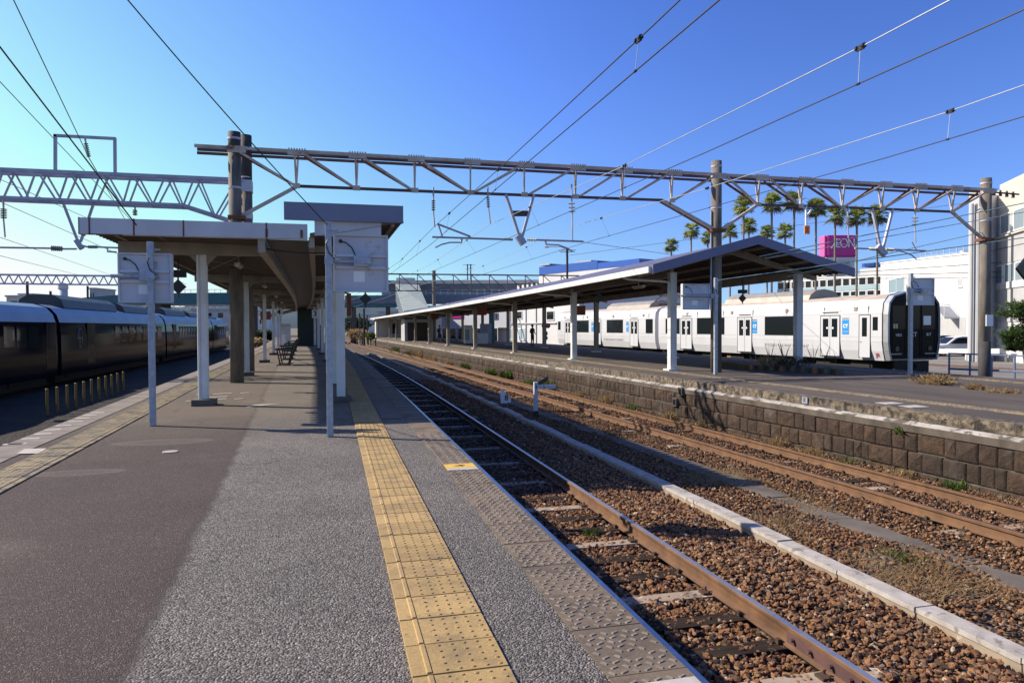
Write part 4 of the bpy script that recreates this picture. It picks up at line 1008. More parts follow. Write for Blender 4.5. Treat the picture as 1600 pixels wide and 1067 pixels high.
# left gantry
LY = 25.5
G2 = thing('catenary_gantry', 'grey zigzag lattice gantry over the left tracks with a square frame on top', 'gantry', (-2.72, LY, 0))
lp = lambda x, y, dy=0: (lambda p: Vector((p.x, p.y+dy, p.z)))(atY(x, y, LY))
p = lp(384, 212); m = MB().tube([(p.x,LY,0),(p.x,LY,p.z-1.6)], [.2,.19], 20, 0).tube([(p.x,LY,p.z-1.599),(p.x,LY,p.z)], .189, 20, 1)
co = m.build('column', [K['concpole'], K['conctop']], G2)
for f in co.data.polygons: f.use_smooth = len(f.vertices) == 4
m = MB()
for y0, y1 in ((283,301),(334,343)):
    a, b = lp(384, y0), lp(384, y1); m.box(a.x-.22,a.x+.21,LY-.24,LY+.2,b.z,a.z)
a = lp(384,278); m.tube([(a.x,LY,a.z-.02),(a.x,LY,a.z+.02)], .2, 18)
m.build('clamp_band', K['white_weathered'], co)
m = MB()
for s in (-.3, .3):
    m.beam(lp(-160,261,s), lp(380,284,s), .10, .11); m.beam(lp(-160,304,s), lp(290,323,s), .09, .09); m.beam(lp(290,323,s), lp(380,352,s), .09, .09)
    tn = [-185,-135,-85,-35,16,66,116,165,213,265,310]; bn = [-160,-108,-58,-8,42,93,141,192,238,285,335]
    ty = lambda x: lerp(268, 283, x/355); by = lambda x: float(np.interp(x, [0,290,352], [311,323,344]))
    for i in range(11):
        m.beam(lp(tn[i]+s*6, ty(tn[i]), s), lp(bn[i], by(bn[i]), s), .05, .05)
        if i < 10: m.beam(lp(bn[i]+5, by(bn[i]), s), lp(tn[i+1]-2+s*6, ty(tn[i+1]), s), .05, .05)
    m.beam(lp(340,by(335),s), lp(362,300,s), .05)
for x in tn+bn: m.beam(lp(x, ty(x) if x in tn else by(x), -.3), lp(x, ty(x) if x in tn else by(x), .3), .04)
m.beam(lp(-160,261), lp(-160,420), .3); 
m.build('truss', K['steel_grey'], G2)
m = MB(); m.beam(lp(86.5,270), lp(86.5,211), .085); m.beam(lp(180,274), lp(179.5,216), .085); m.beam(lp(84,212), lp(181,217), .085)
m.beam(lp(97,313), lp(122,378), .07); m.beam(lp(147,316), lp(126,378), .07); m.beam(lp(119,375), lp(128,389), .14)
m.tube([lp(-40,386), lp(80,388)], .03, 8); m.tube([lp(98,389), lp(120,389)], .03, 8); m.tube([lp(153,386), lp(215,388.5)], .03, 8); m.tube([lp(128,384), lp(138,386)], .03, 8)
m.tube([lp(168,387), lp(168,393), lp(182,394)], .03, 8); m.tube([lp(133,217), lp(134,224)], .03, 6); m.tube([lp(5,309), lp(5.5,326)], .03, 6); m.tube([lp(5.5,342), lp(8,371)], .025, 6); m.tube([lp(211,316), lp(211,328)], .03, 6)
m.build('hanger', K['steel_grey'], G2)
m = MB()
for a, b, n, r in (((134,224),(139,246),7,.07),((5.5,326),(5.5,342),6,.10),((80,388),(98,389),6,.09),((138,386),(153,386),6,.06),((211,328),(211,337),4,.08)): insul(m, lp(*a), lp(*b), n, r)
m.build('insulator', K['brown_porcelain'], G2)
# distant gantries
def farg(x0, y0, x1, y1, h, Y, n, posts, label, mat, zig=True):
    f = lambda x, y, dy=0: (lambda p: Vector((p.x, p.y+dy, p.z)))(atY(x, y, Y))
    t = thing('catenary_gantry', label, 'gantry', f(posts[0], 520)); m = MB()
    m.beam(f(x0,y0), f(x1,y1), .14); m.beam(f(x0,y0+h), f(x1,y1+h), .12)
    for i in range(n):
        xa = lerp(x0,x1,i/n); xb = lerp(x0,x1,(i+.5)/n); xc = lerp(x0,x1,(i+1)/n); yy = lambda x: lerp(y0,y1,(x-x0)/(x1-x0))
        if zig: m.beam(f(xa,yy(xa)), f(xb,yy(xb)+h), .07); m.beam(f(xb,yy(xb)+h), f(xc,yy(xc)), .07)
        else: m.beam(f(xa,yy(xa)), f(xa,yy(xa)+h), .08); m.beam(f(xa,yy(xa)), f(xc,yy(xc)+h), .08)
    m.build('truss', mat, t)
    for px in posts:
        a = f(px, lerp(y0,y1,(px-x0)/(x1-x0))-6); MB().tube([(a.x,Y,-1.3),(a.x,Y,a.z)], .2, 10).build('column', K['concpole'], t)
    return t
farg(-60,428.5,236,432,14,62,20,(-50,232),'far zigzag lattice gantry over the left tracks, seen below the first one',K['steel_grey'])
farg(596,428,905,431,26,78,11,(678,),'far gantry with one concrete post behind the stair roof',K['steel_dark'],False)
farg(250,477,420,479,8,140,16,(255,410),'most distant lattice gantry beyond the teal bridge',K['steel_grey'])
# ------------------------------------------------------------------ overhead wires
def wire(label, pts, r, mat, drops=(), low=None, n=24, name='overhead_wire'):
    pts = [Vector(p) for p in pts]
    ext = pts
    if len(pts) == 3:
        ext = []
        for i in range(n+1):
            t = i/n; a, b, c = pts; ext.append(a*((1-t)*(1-2*t))+b*(4*t*(1-t))+c*(t*(2*t-1)))
    t = thing(name, label, 'wire', ext[0])
    MB().tube(ext, r, 6).build('cable', mat, t)
    return t
def at_line(tab, y): return Vector((np.interp(y, [p[0] for p in tab], [p[1] for p in tab]), y, np.interp(y, [p[0] for p in tab], [p[2] for p in tab])))
def set_(name, mess, cont, ydrops, mm, r=.0072):
    a = thing('overhead_wire', 'upper carrier wire of '+name, 'wire', (mess[0][1], mess[0][0], mess[0][2]))
    MB().tube([(x,y,z) for y, x, z in mess], r, 6).build('cable', mm, a)
    b = thing('overhead_wire', 'lower contact wire of '+name, 'wire', (cont[0][1], cont[0][0], cont[0][2]))
    MB().tube([(x,y,z) for y, x, z in cont], r, 6).build('cable', K['wire'], b)
    for y in ydrops:
        p = at_line(mess, y); q = at_line(cont, y)
        d = MB().tube([p, q], .0035, 5); d.build('dropper', K['wire_bright'] , a)
        e = MB()
        for o in (-.045, .045): e.tube([p+Vector((0,o-.012,0)), p+Vector((0,o+.012,0))], .026, 10)
        e.box(p.x-.012,p.x+.012,y-.05,y+.05,p.z-.03,p.z+.02); e.tube([q-Vector((0,.02,0)), q+Vector((0,.02,0))], .014, 6)
        e.build('dropper_clamp', K['black'], a)
set_('the wires above the nearest track', [(-26,2.84,4.4),(-2,2.84,4.26),(6,2.84,4.22),(12,2.84,4.25),(20.6,2.84,4.36),(30,2.75,4.24),(40,2.5,4.36),(60,1.6,4.3),(80,.5,4.4),(120,-3,4.4)],
     [(-26,2.84,3.95),(-2,2.84,3.95),(20.6,2.75,3.86),(40,2.4,3.9),(60,1.4,3.9),(80,.6,3.9),(120,-3,3.9)], (6.3,12.2,17.6,23.5,29,34.5,40,46,52), K['wire'])
set_('the middle wires above the cable trough', [(-26,5.7,4.4),(-2,5.22,4.3),(6,5.15,4.28),(12,5.05,4.35),(20.6,4.55,4.52),(32,4.3,4.3),(45,3.9,4.4),(70,2.6,4.4),(110,-1,4.4)],
     [(-26,5.4,3.87),(-2,5.2,3.87),(9,5.1,3.93),(20.6,4.93,4.05),(32,4.4,4.0),(45,4.0,4.0),(70,2.7,4.0),(110,-1,4.0)], (6.1,11.8,17,24,30,36,43,50), K['wire_bright'])
set_('the wires above the brown track', [(-26,9.0,4.5),(-2,8.25,4.45),(8,8.1,4.38),(14,7.8,4.45),(20.6,7.3,4.6),(34,6.9,4.35),(50,6.2,4.5),(75,5.2,4.5),(110,3,4.5)],
     [(-26,8.9,3.98),(-2,8.15,3.98),(9,8.05,4.0),(20.6,7.6,4.08),(34,7.0,4.0),(50,6.3,4.0),(75,5.2,4.0),(110,3,4.0)], (7.9,13.8,19,26,33,40,47), K['wire_bright'])
A = atY
def span(label, a, b, r, mat, back=1.0, fwd=0.0, sag=0.0):
    # a straight wire through two measured points, carried on past them to where it is held
    p = a+(a-b)*back; q = b+(b-a)*fwd; pts = [p.lerp(q, i/24)-Vector((0,0,sag*4*(i/24)*(1-i/24))) for i in range(25)]
    t = thing('overhead_wire', label, 'wire', tuple(p)); MB().tube(pts, r, 6).build('cable', mat, t); return t
span('straight black feeder wire from the top left corner to the square frame', A(20,-2,17.5), A(139,247,25.4), .012, K['wire'], .5)
span('feeder wire continuing from the square frame down towards the left sign', A(139,247,25.4), A(224,392,60), .014, K['wire'], 0, .5)
span('thick twisted black cable crossing the square frame to the white fascia', A(-3,70,10.5), A(213,352,13.1), .011, K['black_cable'], .5)
span('thin wire at the left edge sloping under the square frame', A(-3,125,22), A(215,355,40), .012, K['wire'], .4, .6)
span('single black wire from the top edge to the pole beside the tactile strip', A(208,-4,8), A(512,352,10), .0075, K['black_cable'], .6, 0, .10)
span('carrier wire over the left train, lower left sky', atX(-3,279,-12.8), atX(215,376,-13.0), .013, K['wire'], .3, .8)
span('contact wire over the left train, lower left sky', atX(-3,314,-12.8), atX(232,418,-13.0), .013, K['wire'], .3, .6)
span('far carrier wire just above the left train roof', A(-3,370,34), A(180,432,90), .012, K['wire'], .2, .3)
span('far contact wire just above the left train roof', A(-3,399,36), A(140,434,95), .012, K['wire'], .2, .3)
gl = K['wire_green']
span('upper green cable from the canopy gable to the right edge', A(1186,401,20.2), A(1603,317,19), .016, gl, 0, 1.2)
span('second green cable from the canopy gable to the right edge', A(1195,404,20.2), A(1603,331,19), .012, gl, 0, 1.2)
span('striped green cable from the small sign pole across the gable', A(1122,438,19.5), A(1603,371,19), .016, gl, 0, 1.2)
span('lower green cable towards the right hand concrete column', A(1230,432,20.25), A(1540,362,20.6), .012, gl, 0, 0)
span('bright wire from the right insulator towards the left under the truss', A(894,376,20.6), A(1240,425,45), .008, K['wire'], 0, .8)
span('upper power line along the white hall', A(1330,426,45), A(1600,408,36), .02, K['wire'], .5, 1)
span('middle power line along the white hall', A(1330,431,45), A(1600,424,36), .02, K['wire'], .5, 1)
span('lowest power line along the white hall', A(1290,436,45), A(1600,433,36), .016, K['wire'], .5, 1)
span('thin wire rising from the right column to the right edge', A(1541,394,20.6), A(1603,380,20), .012, K['wire'], 0, 4)
span('thin telephone line crossing behind the palms', A(890,399,90), A(1300,345,75), .02, K['wire'], 0, 1)
# ------------------------------------------------------------------ left train (dark grey), four carriages
XS = -11.75
def prof_dark(w=2.9):
    h = [(0,-.58),(.02,.25),(0,1.2),(-.05,1.75),(-.16,2.10),(-.42,2.40),(-.9,2.56),(-1.45,2.60)]
    return h+[(-w-a, b) for a, b in reversed(h[:-1])]
def carriage_dark(ya, yb, label, wins, doors, emblem=None, ac=None, nose=False):
    t = thing('train_carriage', label, 'train carriage', (XS-1.45, (ya+yb)/2, -.95), 'carriages of the dark grey train')
    pf = prof_dark(); n = len(pf); path = [(XS, ya+.22, 0), (XS, yb-.22, 0)]
    if nose: path = [(XS, ya+.22, 0), (XS, yb-6, 0)]
    mis = [0]*n
    for i in range(3, 11): mis[i] = 1
    b = MB().sweep(path, pf, mis=mis)
    if nose:
        c0 = [(XS+u, yb-6, v) for u, v in pf]; c1 = [(XS-1.45+(u+1.45)*.86, yb-2.0, min(v, lerp(v,1.5,.45))) for u, v in pf]; c2 = [(XS-1.45+(u+1.45)*.6, yb, min(v, .7)) for u, v in pf]
        for A_, B_ in ((c0,c1),(c1,c2)):
            b.add(A_+B_, [(j, n+j, n+(j+1)%n, (j+1)%n) for j in range(n)]); 
            for j in range(n): b.m[-n+j] = mis[j]
        b.add(c2, [tuple(range(n-1,-1,-1))])
    bo = b.build('body', [K['traindark'], K['trainroof_silver']], t)
    MB().box(XS-2.3, XS-.35, ya+.5, yb-(3 if nose else .5), -.94, -.575).build('underframe', K['under'], t)
    for yy in (ya+3, yb-(7 if nose else 3)):
        g = MB().box(XS-2.2, XS-.3, yy-1.3, yy+1.3, -.8, -.60)
        for q in (-.95, .95):
            for s in (-.42, -2.5): g.tube([(XS+s-.06,yy+q,-.52-.0),(XS+s+.06,yy+q,-.52)], .41, 16)
        g.build('bogie', K['under'], t)
    for a, b_ in wins:
        w_ = MB().box(XS-.03, XS+.012, a, b_, .72, 1.55).build('window', K['glass'], t)
        MB().box(XS-.03, XS+.008, a-.05, b_+.05, .66, .718).box(XS-.03, XS+.008, a-.05, b_+.05, 1.552, 1.60).build('frame', K['traindark'], w_)
    for y in doors:
        d = MB().box(XS-.02, XS+.016, y-.5, y+.5, -.25, 1.75)
        do = d.build('door', K['traindark'], t); MB().box(XS+.0, XS+.02, y-.53, y-.50, -.25, 1.78).box(XS, XS+.02, y+.50, y+.53, -.25, 1.78).build('door_seal', K['black'], do)
    for a, b_, h_ in (ac or []):
        MB().sweep([(XS-1.45, a, 0), (XS-1.45, b_, 0)], [(-1.0,2.45),(1.0,2.45),(.85,2.45+h_*.65),(.5,2.45+h_),(-.5,2.45+h_),(-.85,2.45+h_*.65)]).build('roof_unit', K['roofunit'], t)
    if emblem:
        e = MB(); y, z = emblem
        pts = [(XS+.012, y+.33*math.cos(i/32*2*math.pi), z+.46*math.sin(i/32*2*math.pi)) for i in range(33)]; e.tube(pts, .02, 6)
        for sy, sz in ((.16,.22),): 
            e.tube([(XS+.012, y+sy*math.cos(i/16*2*math.pi), z+sz*math.sin(i/16*2*math.pi)) for i in range(17)], .016, 6)
        e.box(XS+.004,XS+.016,y-.30,y+.30,z-.02,z+.02); e.box(XS+.004,XS+.016,y-.02,y+.02,z-.42,z+.42)
        e.build('emblem', K['emblem'], t)
    MB().box(XS-2.5,XS-.4,yb-.24,yb+.24,-.4,1.9).build('gangway', K['black'], t) if not nose else None
    return t
B = [14.6, 35.4, 56.2, 77.0, 92]
def ptY(px): return atX(px, 525, XS).y
carriage_dark(B[0], B[1], 'nearest dark grey carriage cut off by the left edge of the photo', [(ptY(a), ptY(b)) for a, b in ((-70,-52),(-47,-30),(-25,-8),(5.5,22),(26,41),(45,59.5))], [ptY(80)], ac=[(18,26,.3)])
carriage_dark(B[1], B[2], 'dark grey carriage with a round emblem beside its door', [(ptY(180+11*i), ptY(186.5+11*i)) for i in range(7)], [ptY(151)-.9], emblem=(ptY(124.5), 1.02), ac=[(37.5,46,.62),(47.5,53.5,.56)])
carriage_dark(B[2], B[3], 'dark grey carriage with a row of narrow windows, third from the left', [(ptY(281+4.2*i), ptY(283.3+4.2*i)) for i in range(9)], [ptY(273)], ac=[(58.5,66,.6),(68,74,.5)])
carriage_dark(B[3], B[4], 'farthest dark grey carriage with a sloping nose end', [(80+1.5*i, 80.9+1.5*i) for i in range(4)], [79], ac=[(79,83,.25)], nose=True)
# yellow posts between the left tracks
pst = None
for i, x in enumerate((74,90,105.5,119,131.5,143.5,155,165.5,175,184,193)):
    yb = float(np.interp(i, range(11), [647,643,639,634.5,631,626.5,622.5,619,616,612.5,609.5])); b = atz(x, yb, ZG+.03)
    if pst is None:
        pst = MB().tube([(0,0,-.02),(0,0,.76),(0,0,.775)], [.045,.045,.03], 10).build('marker_post', K['yellow_post']); o = pst
    else: o = pst.copy(); COL.objects.link(o)
    o.location = b; tag(o, ('yellow post in the row beside the dark train, '+['nearest one','second from the near end','third from the near end','fourth from the near end','fifth from the near end','middle one','fifth from the far end','fourth from the far end','third from the far end','second from the far end','farthest one'][i]), 'post', 'yellow posts beside the dark train')
# ------------------------------------------------------------------ white train, two carriages
ax = Vector((-.104, .9946, 0)); ox = Vector((.9946, .104, 0)); O0 = Vector((22.0, 24.5, 0))
def loc(y, x=0, z=0): return O0+ax*y+ox*x+Vector((0,0,z))
def ly(px, py=515):
    d = ray(px, py); # intersect with the vertical side plane
    n = ox; s = (O0-CAM).dot(n)/d.dot(n); p = CAM+d*s; return (p-O0).dot(ax)
WP = [(.14,.02),(.03,.42),(0,.78),(.0,1.95),(.045,2.36),(.2,2.58),(.6,2.74),(1.46,2.82)]
WP = WP+[(2.92-a, b) for a, b in reversed(WP[:-1])]
def sweepW(m, y0, y1, mis=None, pf=WP):
    n = len(pf); A_ = [loc(y0,u,v) for u, v in pf]; B_ = [loc(y1,u,v) for u, v in pf]; b0 = len(m.v)
    m.add(A_+B_, [(j, n+j, n+(j+1)%n, (j+1)%n) for j in range(n)]+[tuple(range(n)), tuple(range(2*n-1,n-1,-1))])
    if mis: m.m[-(n+2):] = mis+[0,0]
    return m
def side(m, y0, y1, z0, z1, out=.008, ins=.03, mi=0):
    m.hexa([loc(y0,-out,z0),loc(y0,ins,z0),loc(y1,ins,z0),loc(y1,-out,z0),loc(y0,-out,z1),loc(y0,ins,z1),loc(y1,ins,z1),loc(y1,-out,z1)], mi)
def white_car(y0, y1, label, wins, doors, logos, dome, front=False, crew=None):
    t = thing('train_carriage', label, 'train carriage', loc((y0+y1)/2, 1.46, -.95), 'carriages of the white train')
    n = len(WP); mis = [0]*n
    for i in range(5, 9): mis[i] = 1
    sweepW(MB(), y0+.12, y1, mis).build('body', [K['trainwhite'], K['trainroof']], t)
    m = MB(); pf = [(.35,-.35),(2.57,-.35),(2.57,.019),(.35,.019)]
    for a in np.arange(y0+1.0, y1-1.2, 2.1): sweepW(m, a, a+random.uniform(.8,1.7), None, [(u, v*random.uniform(.8,1.2) if v < 0 else v) for u, v in pf])
    m.build('underframe', K['under'], t)
    for yy in (y0+2.3, y1-2.3):
        g = MB(); sweepW(g, yy-1.2, yy+1.2, None, [(.3,-.62),(2.6,-.62),(2.6,-.2),(.3,-.2)])
        for q in (-.9,.9):
            for xx in (.45, 2.45): g.tube([loc(yy+q,xx-.06,-.50), loc(yy+q,xx+.06,-.50)], .41, 16)
        g.build('bogie', K['under'], t)
    for a, b, z0, z1 in wins:
        m = MB(); side(m, a, b, z0, z1, .006); m.build('window', K['glass'], t)
    for a, b in doors:
        m = MB(); side(m, a, b, .14, 1.92, .016)
        d = m.build('door', K['trainwhite'], t); s = MB(); c = (a+b)/2
        for yy in (a-.03, b): side(s, yy, yy+.03, .12, 1.95, .02)
        side(s, a, b, 1.92, 1.95, .02); side(s, c-.008, c+.008, .14, 1.92, .019); side(s, a-.03, b+.03, .09, .12, .05)
        s.build('door_seal', K['dark'], d)
        g = MB(); w_ = (b-a)/2
        side(g, a+w_*.22, a+w_*.82, .98, 1.80, .02); side(g, c+w_*.18, c+w_*.78, .98, 1.80, .02)
        g.build('door_window', K['glass'], d)
        l = MB(); side(l, a-.02, b+.02, 2.10, 2.15, .0); 
        for yy in (a+w_*.7, c+w_*.3): l.tube([loc(yy,-.02,1.38), loc(yy,-.024,1.38)], .05, 10)
        l.build('door_marker', K['signwhite'], d)
        l = MB(); side(l, a+.1, b-.1, 2.06, 2.09, .012); l.build('door_lamp', K['black'], d)
    for a, b in logos:
        m = MB(); side(m, a, b, 1.10, 1.74, .006); lg = m.build('logo_panel', K['ctblue'], t); c = (a+b)/2
        text('CT', .21, K['signwhite'], loc(c,-.010,1.46), -ax, (0,0,1), lg, ext=.001, bold=.008)
        text('COMMUTER', .055, K['signwhite'], loc(c,-.010,1.22), -ax, (0,0,1), lg, ext=.001)
        m = MB(); side(m, a, b, 1.78, 1.81, .005); m.build('logo_strip', K['ink'], lg)
    m = MB()
    for z_ in (.80, 1.0, 1.98): side(m, y0+.2, y1-.15, z_, z_+.008, .003)
    for yy in np.arange(y0+.9, y1-.5, 2.45): side(m, yy, yy+.008, .80, 2.3, .0025)
    m.build('panel_seam', K['traindome'], t, split=False)
    m = MB()
    for yy in (y0+5.2, y0+9.6): 
        for dy in (0, .75): side(m, yy+dy, yy+dy+.5, -.28, -.08, -.36, .45)
    m.build('underframe_box', pm('orange_brown_box_%d' % int(y0), (.42,.20,.07)), t)
    a, b = dome; m = MB(); sweepW(m, a, b, None, [(.45,2.6),(.62,2.95),(.95,3.17),(1.46,3.24),(1.97,3.17),(2.3,2.95),(2.47,2.6)]); m.build('roof_unit', K['traindome'], t)
    m = MB()
    for a in np.arange(y0+1.5, y1-1, 4.2): side(m, a, a+.16, 2.12, 2.28, .004)
    m.build('side_lamp', K['traindome'], t)
    if crew:
        a, b = crew; m = MB(); side(m, a, b, .14, 1.92, .012); d = m.build('door', K['trainwhite'], t)
        s = MB(); side(s, a-.03, a, .1, 1.95, .016); side(s, b, b+.03, .1, 1.95, .016); side(s, a, b, 1.92, 1.95, .016); s.build('door_seal', K['dark'], d)
        g = MB(); side(g, lerp(a,b,.28), lerp(a,b,.75), 1.02, 1.82, .015); g.build('door_window', K['glass'], d)
        g = MB(); side(g, lerp(a,b,.8), lerp(a,b,.92), .78, .82, .03); g.build('handle', K['trainsilver'], d)
    return t
cA, cB_ = ly(1380), ly(1027)
fcar = white_car(0, cB_-.15, 'front carriage of the white train with a black driving cab end', [(ly(1243),ly(1195),1.02,1.95),(ly(1132),ly(1089),1.02,1.95),(ly(1371.5),ly(1363.5),1.28,1.84),(ly(1062),ly(1040),1.02,1.95)], [(ly(1312),ly(1283)),(ly(1174.5),ly(1153)),(ly(1081),ly(1064))], [(ly(1326.5),ly(1316)),(ly(1183),ly(1175.5))], (ly(1250),ly(1120)), crew=(ly(1359.5),ly(1343)))
c1 = ly(871)
rcar = white_car(cB_+.15, c1, 'rear carriage of the white train partly hidden behind canopy columns', [(ly(1020),ly(1009),1.02,1.95),(ly(973.5),ly(948),1.02,1.95),(ly(920),ly(900),1.02,1.95),(ly(876),ly(872),1.2,1.9)], [(ly(997),ly(985)),(ly(939),ly(929)),(ly(892),ly(883))], [(ly(1081),ly(1075)),(ly(982.5),ly(978.5)),(ly(927.5),ly(924))][1:], (ly(1004),ly(938)))
text('KYUSHU RAILWAY COMPANY', .22, K['traindome'], loc(ly(1228),.014,.52), -ax, (-.083,-.008,1), fcar, ext=.001)
text('KYUSHU RAILWAY COMPANY', .22, K['traindome'], loc(ly(958),.014,.52), -ax, (-.083,-.008,1), rcar, ext=.001)
text('JR', .24, K['red'], loc(ly(1370),.055,.25), -ax, (-.27,-.03,1), fcar, ext=.004)
# driving end
FP = [(.14,.03),(.03,.45),(-.02,.8),(-.02,1.95),(.04,2.42),(.30,2.72),(.85,2.86),(1.46,2.90)]; FP = FP+[(2.92-a, b) for a, b in reversed(FP[:-1])]
def ringpf(pf, k): return [(1.46+(u-1.46)*k, 1.45+(v-1.45)*k) for u, v in pf]
m = MB(); n = len(FP)
r0 = [loc(.14,u,v) for u, v in FP]; r1 = [loc(-.10,u,v) for u, v in ringpf(FP,.99)]; r2 = [loc(-.13,u,v) for u, v in ringpf(FP,.955)]; r3 = [loc(-.04,u,v) for u, v in ringpf(FP,.945)]
m.add(r0+r1+r2+r3, [(k*n+j, k*n+(j+1)%n, (k+1)*n+(j+1)%n, (k+1)*n+j) for k in range(3) for j in range(n)])
fr = m.build('cab_frame', K['trainsilver'], fcar)
m = MB(); sweepW(m, .139, .17, None, ringpf(FP, 1.012)); m.build('cab_surround', K['black'], fcar)
m = MB(); sweepW(m, -.05, .05, None, ringpf(FP, .948)); ce = m.build('cab_end', K['trainblack'], fcar)
def frontq(m, x0, x1, z0, z1, out=.06, th=.02): m.hexa([loc(-out,x0,z0),loc(-out,x1,z0),loc(-out+th,x1,z0),loc(-out+th,x0,z0),loc(-out,x0,z1),loc(-out,x1,z1),loc(-out+th,x1,z1),loc(-out+th,x0,z1)])
m = MB(); frontq(m, .28,.98,1.32,2.3); frontq(m, 1.92,2.66,1.32,2.3); frontq(m, 1.12,1.80,1.32,2.35); m.build('windscreen', K['trainglass'], ce)
m = MB()
for x in (.27,.985,1.10,1.80,1.905,2.66): frontq(m, x, x+.012, .2, 2.3, .064)
frontq(m, .3,.95,1.22,1.235,.064); frontq(m, 1.95,2.62,1.22,1.235,.064); m.build('cab_trim', K['trainblack'], ce)
m = MB(); frontq(m, 2.0,2.42,1.5,1.88,.066,.004); m.build('paper_notice', K['signwhite'], ce)
m = MB(); frontq(m, .33,.44,1.36,1.55,.066,.004); frontq(m, .47,.57,1.36,1.55,.066,.004); m.build('cab_display', pm('pale_yellow_card', (.6,.55,.3)), ce)
m = MB(); frontq(m, .2,.8,.28,.33,.066,.01); frontq(m, 2.1,2.7,.28,.33,.066,.01); m.build('step', K['traindome'], ce)
m = MB()
for x in (.55, 2.38): m.tube([loc(-.05,x,.52), loc(-.075,x,.52)], .11, 14)
m.build('headlight', K['roofunit'], ce)
text('V023', .16, K['signwhite'], loc(-.068,.62,1.08), ox, (0,0,1), ce, ext=.001); text('817', .17, K['signwhite'], loc(-.068,2.3,1.10), ox, (0,0,1), ce, ext=.001); text('CT', .26, K['signwhite'], loc(-.068,1.46,1.10), ox, (0,0,1), ce, ext=.001)
m = MB(); frontq(m, .5,2.4,-.6,.0,.0,.1); m.hexa([loc(-.3,1.36,-.3),loc(-.3,1.56,-.3),loc(.2,1.56,-.3),loc(.2,1.36,-.3),loc(-.3,1.36,-.1),loc(-.3,1.56,-.1),loc(.2,1.56,-.1),loc(.2,1.36,-.1)]); m.build('coupler', K['under'], fcar)
# pantograph on the rear carriage
y = ly(1040)+1.6
m = MB(); m.tube([loc(y,.6,2.85),loc(y+.9,.8,3.15),loc(y,.7,3.45)], .03, 6); m.tube([loc(y,2.3,2.85),loc(y+.9,2.1,3.15),loc(y,2.2,3.45)], .03, 6); m.tube([loc(y,.5,3.47),loc(y,2.4,3.47)], .03, 6); m.tube([loc(y,.5,2.9),loc(y,2.4,2.9)], .04, 6); m.build('pantograph', K['dark'], rcar)
# ------------------------------------------------------------------ things on the track
def post_1L():
    b = atz(837, 648, -1.07); Y = b.y
    t = thing('gradient_post', 'white gradient post with two arms, marked 1 and L, beside the brown track', 'marker post', b)
    z1 = atY(837,597,Y).z; MB().box(b.x-.055,b.x+.055,Y-.055,Y+.055,b.z-.1,z1).build('post', K['white_weathered'], t, bevel=.006)
    MB().box(b.x-.065,b.x+.065,Y-.065,Y+.065,b.z-.1,b.z+.12).build('post_foot', K['black'], t)
    a = atY(838,604,Y); e = atY(867,606,Y); m = MB().box(b.x+.0,e.x,Y-.082,Y-.056,a.z-.065,a.z+.055); ar = m.build('arm', K['white_weathered'], t)
    text('L', .17, K['ink'], (lerp(a.x,e.x,.4),Y-.084,a.z), (1,0,0), (0,0,1), ar, ext=.001); text('1', .16, K['ink'], (b.x,Y-.084,a.z), (1,0,0), (0,0,1), ar, ext=.001, bold=.003)
    g = atY(857,592,Y); MB().beam((b.x,Y+.02,a.z+.03),(g.x+.05,Y+.25,g.z),.03,.12).build('arm', K['black'], t)
    return t
post_1L()
b = atz(790, 628, -1.07); t = thing('marker_board', 'small white triangular board marked 8 standing in the shaded ballast', 'marker', b)
z1 = atY(784,607,b.y).z; w_ = .19
MB().prism([(b.x-w_*.9,b.y,b.z-.05),(b.x+w_,b.y,b.z-.05),(b.x+w_,b.y,b.z+.1),(b.x-w_*.75,b.y,z1),(b.x-w_*.9,b.y,z1)], (0,0,0), (0,.04,0)).build('board', K['signwhite'], t)
text('8', .26, K['ink'], (b.x+.03,b.y-.003,b.z+.14), (1,0,0), (0,0,1), t, ext=.001, bold=.006)
# ------------------------------------------------------------------ furniture on the platforms
def make_bench(loc_, label):
    t = thing('platform_bench', label, 'bench', loc_, 'black benches under the near canopy'); x, y, _ = loc_; W2 = 1.1
    MB().box(x-.22,x+.22,y-W2/2,y+W2/2,.41,.45).build('seat', K['black'], t)
    MB().hexa([(x+.20,y-W2/2,.48),(x+.24,y-W2/2,.48),(x+.24,y+W2/2,.48),(x+.20,y+W2/2,.48),(x+.30,y-W2/2,.85),(x+.34,y-W2/2,.85),(x+.34,y+W2/2,.85),(x+.30,y+W2/2,.85)]).build('backrest', K['black'], t)
    for s in (-1, 1):
        yy = y+s*(W2/2+.02); MB().beam((x-.30,yy,.62),(x-.18,yy,.03),.05).beam((x+.32,yy,.86),(x+.12,yy,.03),.05).beam((x-.31,yy,.62),(x+.28,yy,.66),.05).box(x-.32,x+.24,yy-.025,yy+.025,.0,.04).beam((x-.24,yy,.42),(x+.22,yy,.42),.04).build('leg', K['black'], t)
    return t
bp = atz(447,570); b0 = make_bench(tuple(bp), 'nearest black bench under the near canopy')
for x, y, l in ((451.5,561.5,'second black bench from the near end of the row'),(454.5,555,'third black bench from the near end of the row'),(458.5,549,'farthest black bench, near the white vending machine')):
    dup(b0, atz(x, y), label=l)
p = atz(446, 541); t = thing('vending_machine', 'white drinks vending machine with red lettering under the near canopy', 'vending machine', p)
MB().box(p.x-.36,p.x+.36,p.y,p.y+.7,.02,1.78).build('cabinet', K['vend'], t, bevel=.02)
MB().box(p.x-.30,p.x+.02,p.y-.10,p.y-.002,.05,.92).build('lower_box', K['signwhite'], t)
text('Coca-Cola', .15, K['red'], (p.x+.03,p.y-.006,1.62), (1,0,0), (0,0,1), t, ext=.002)
sx = S(60)
t = thing('stair_enclosure', 'dark green stair enclosure at the far end of the near canopy', 'stairway', (-2.2, 60, 0))
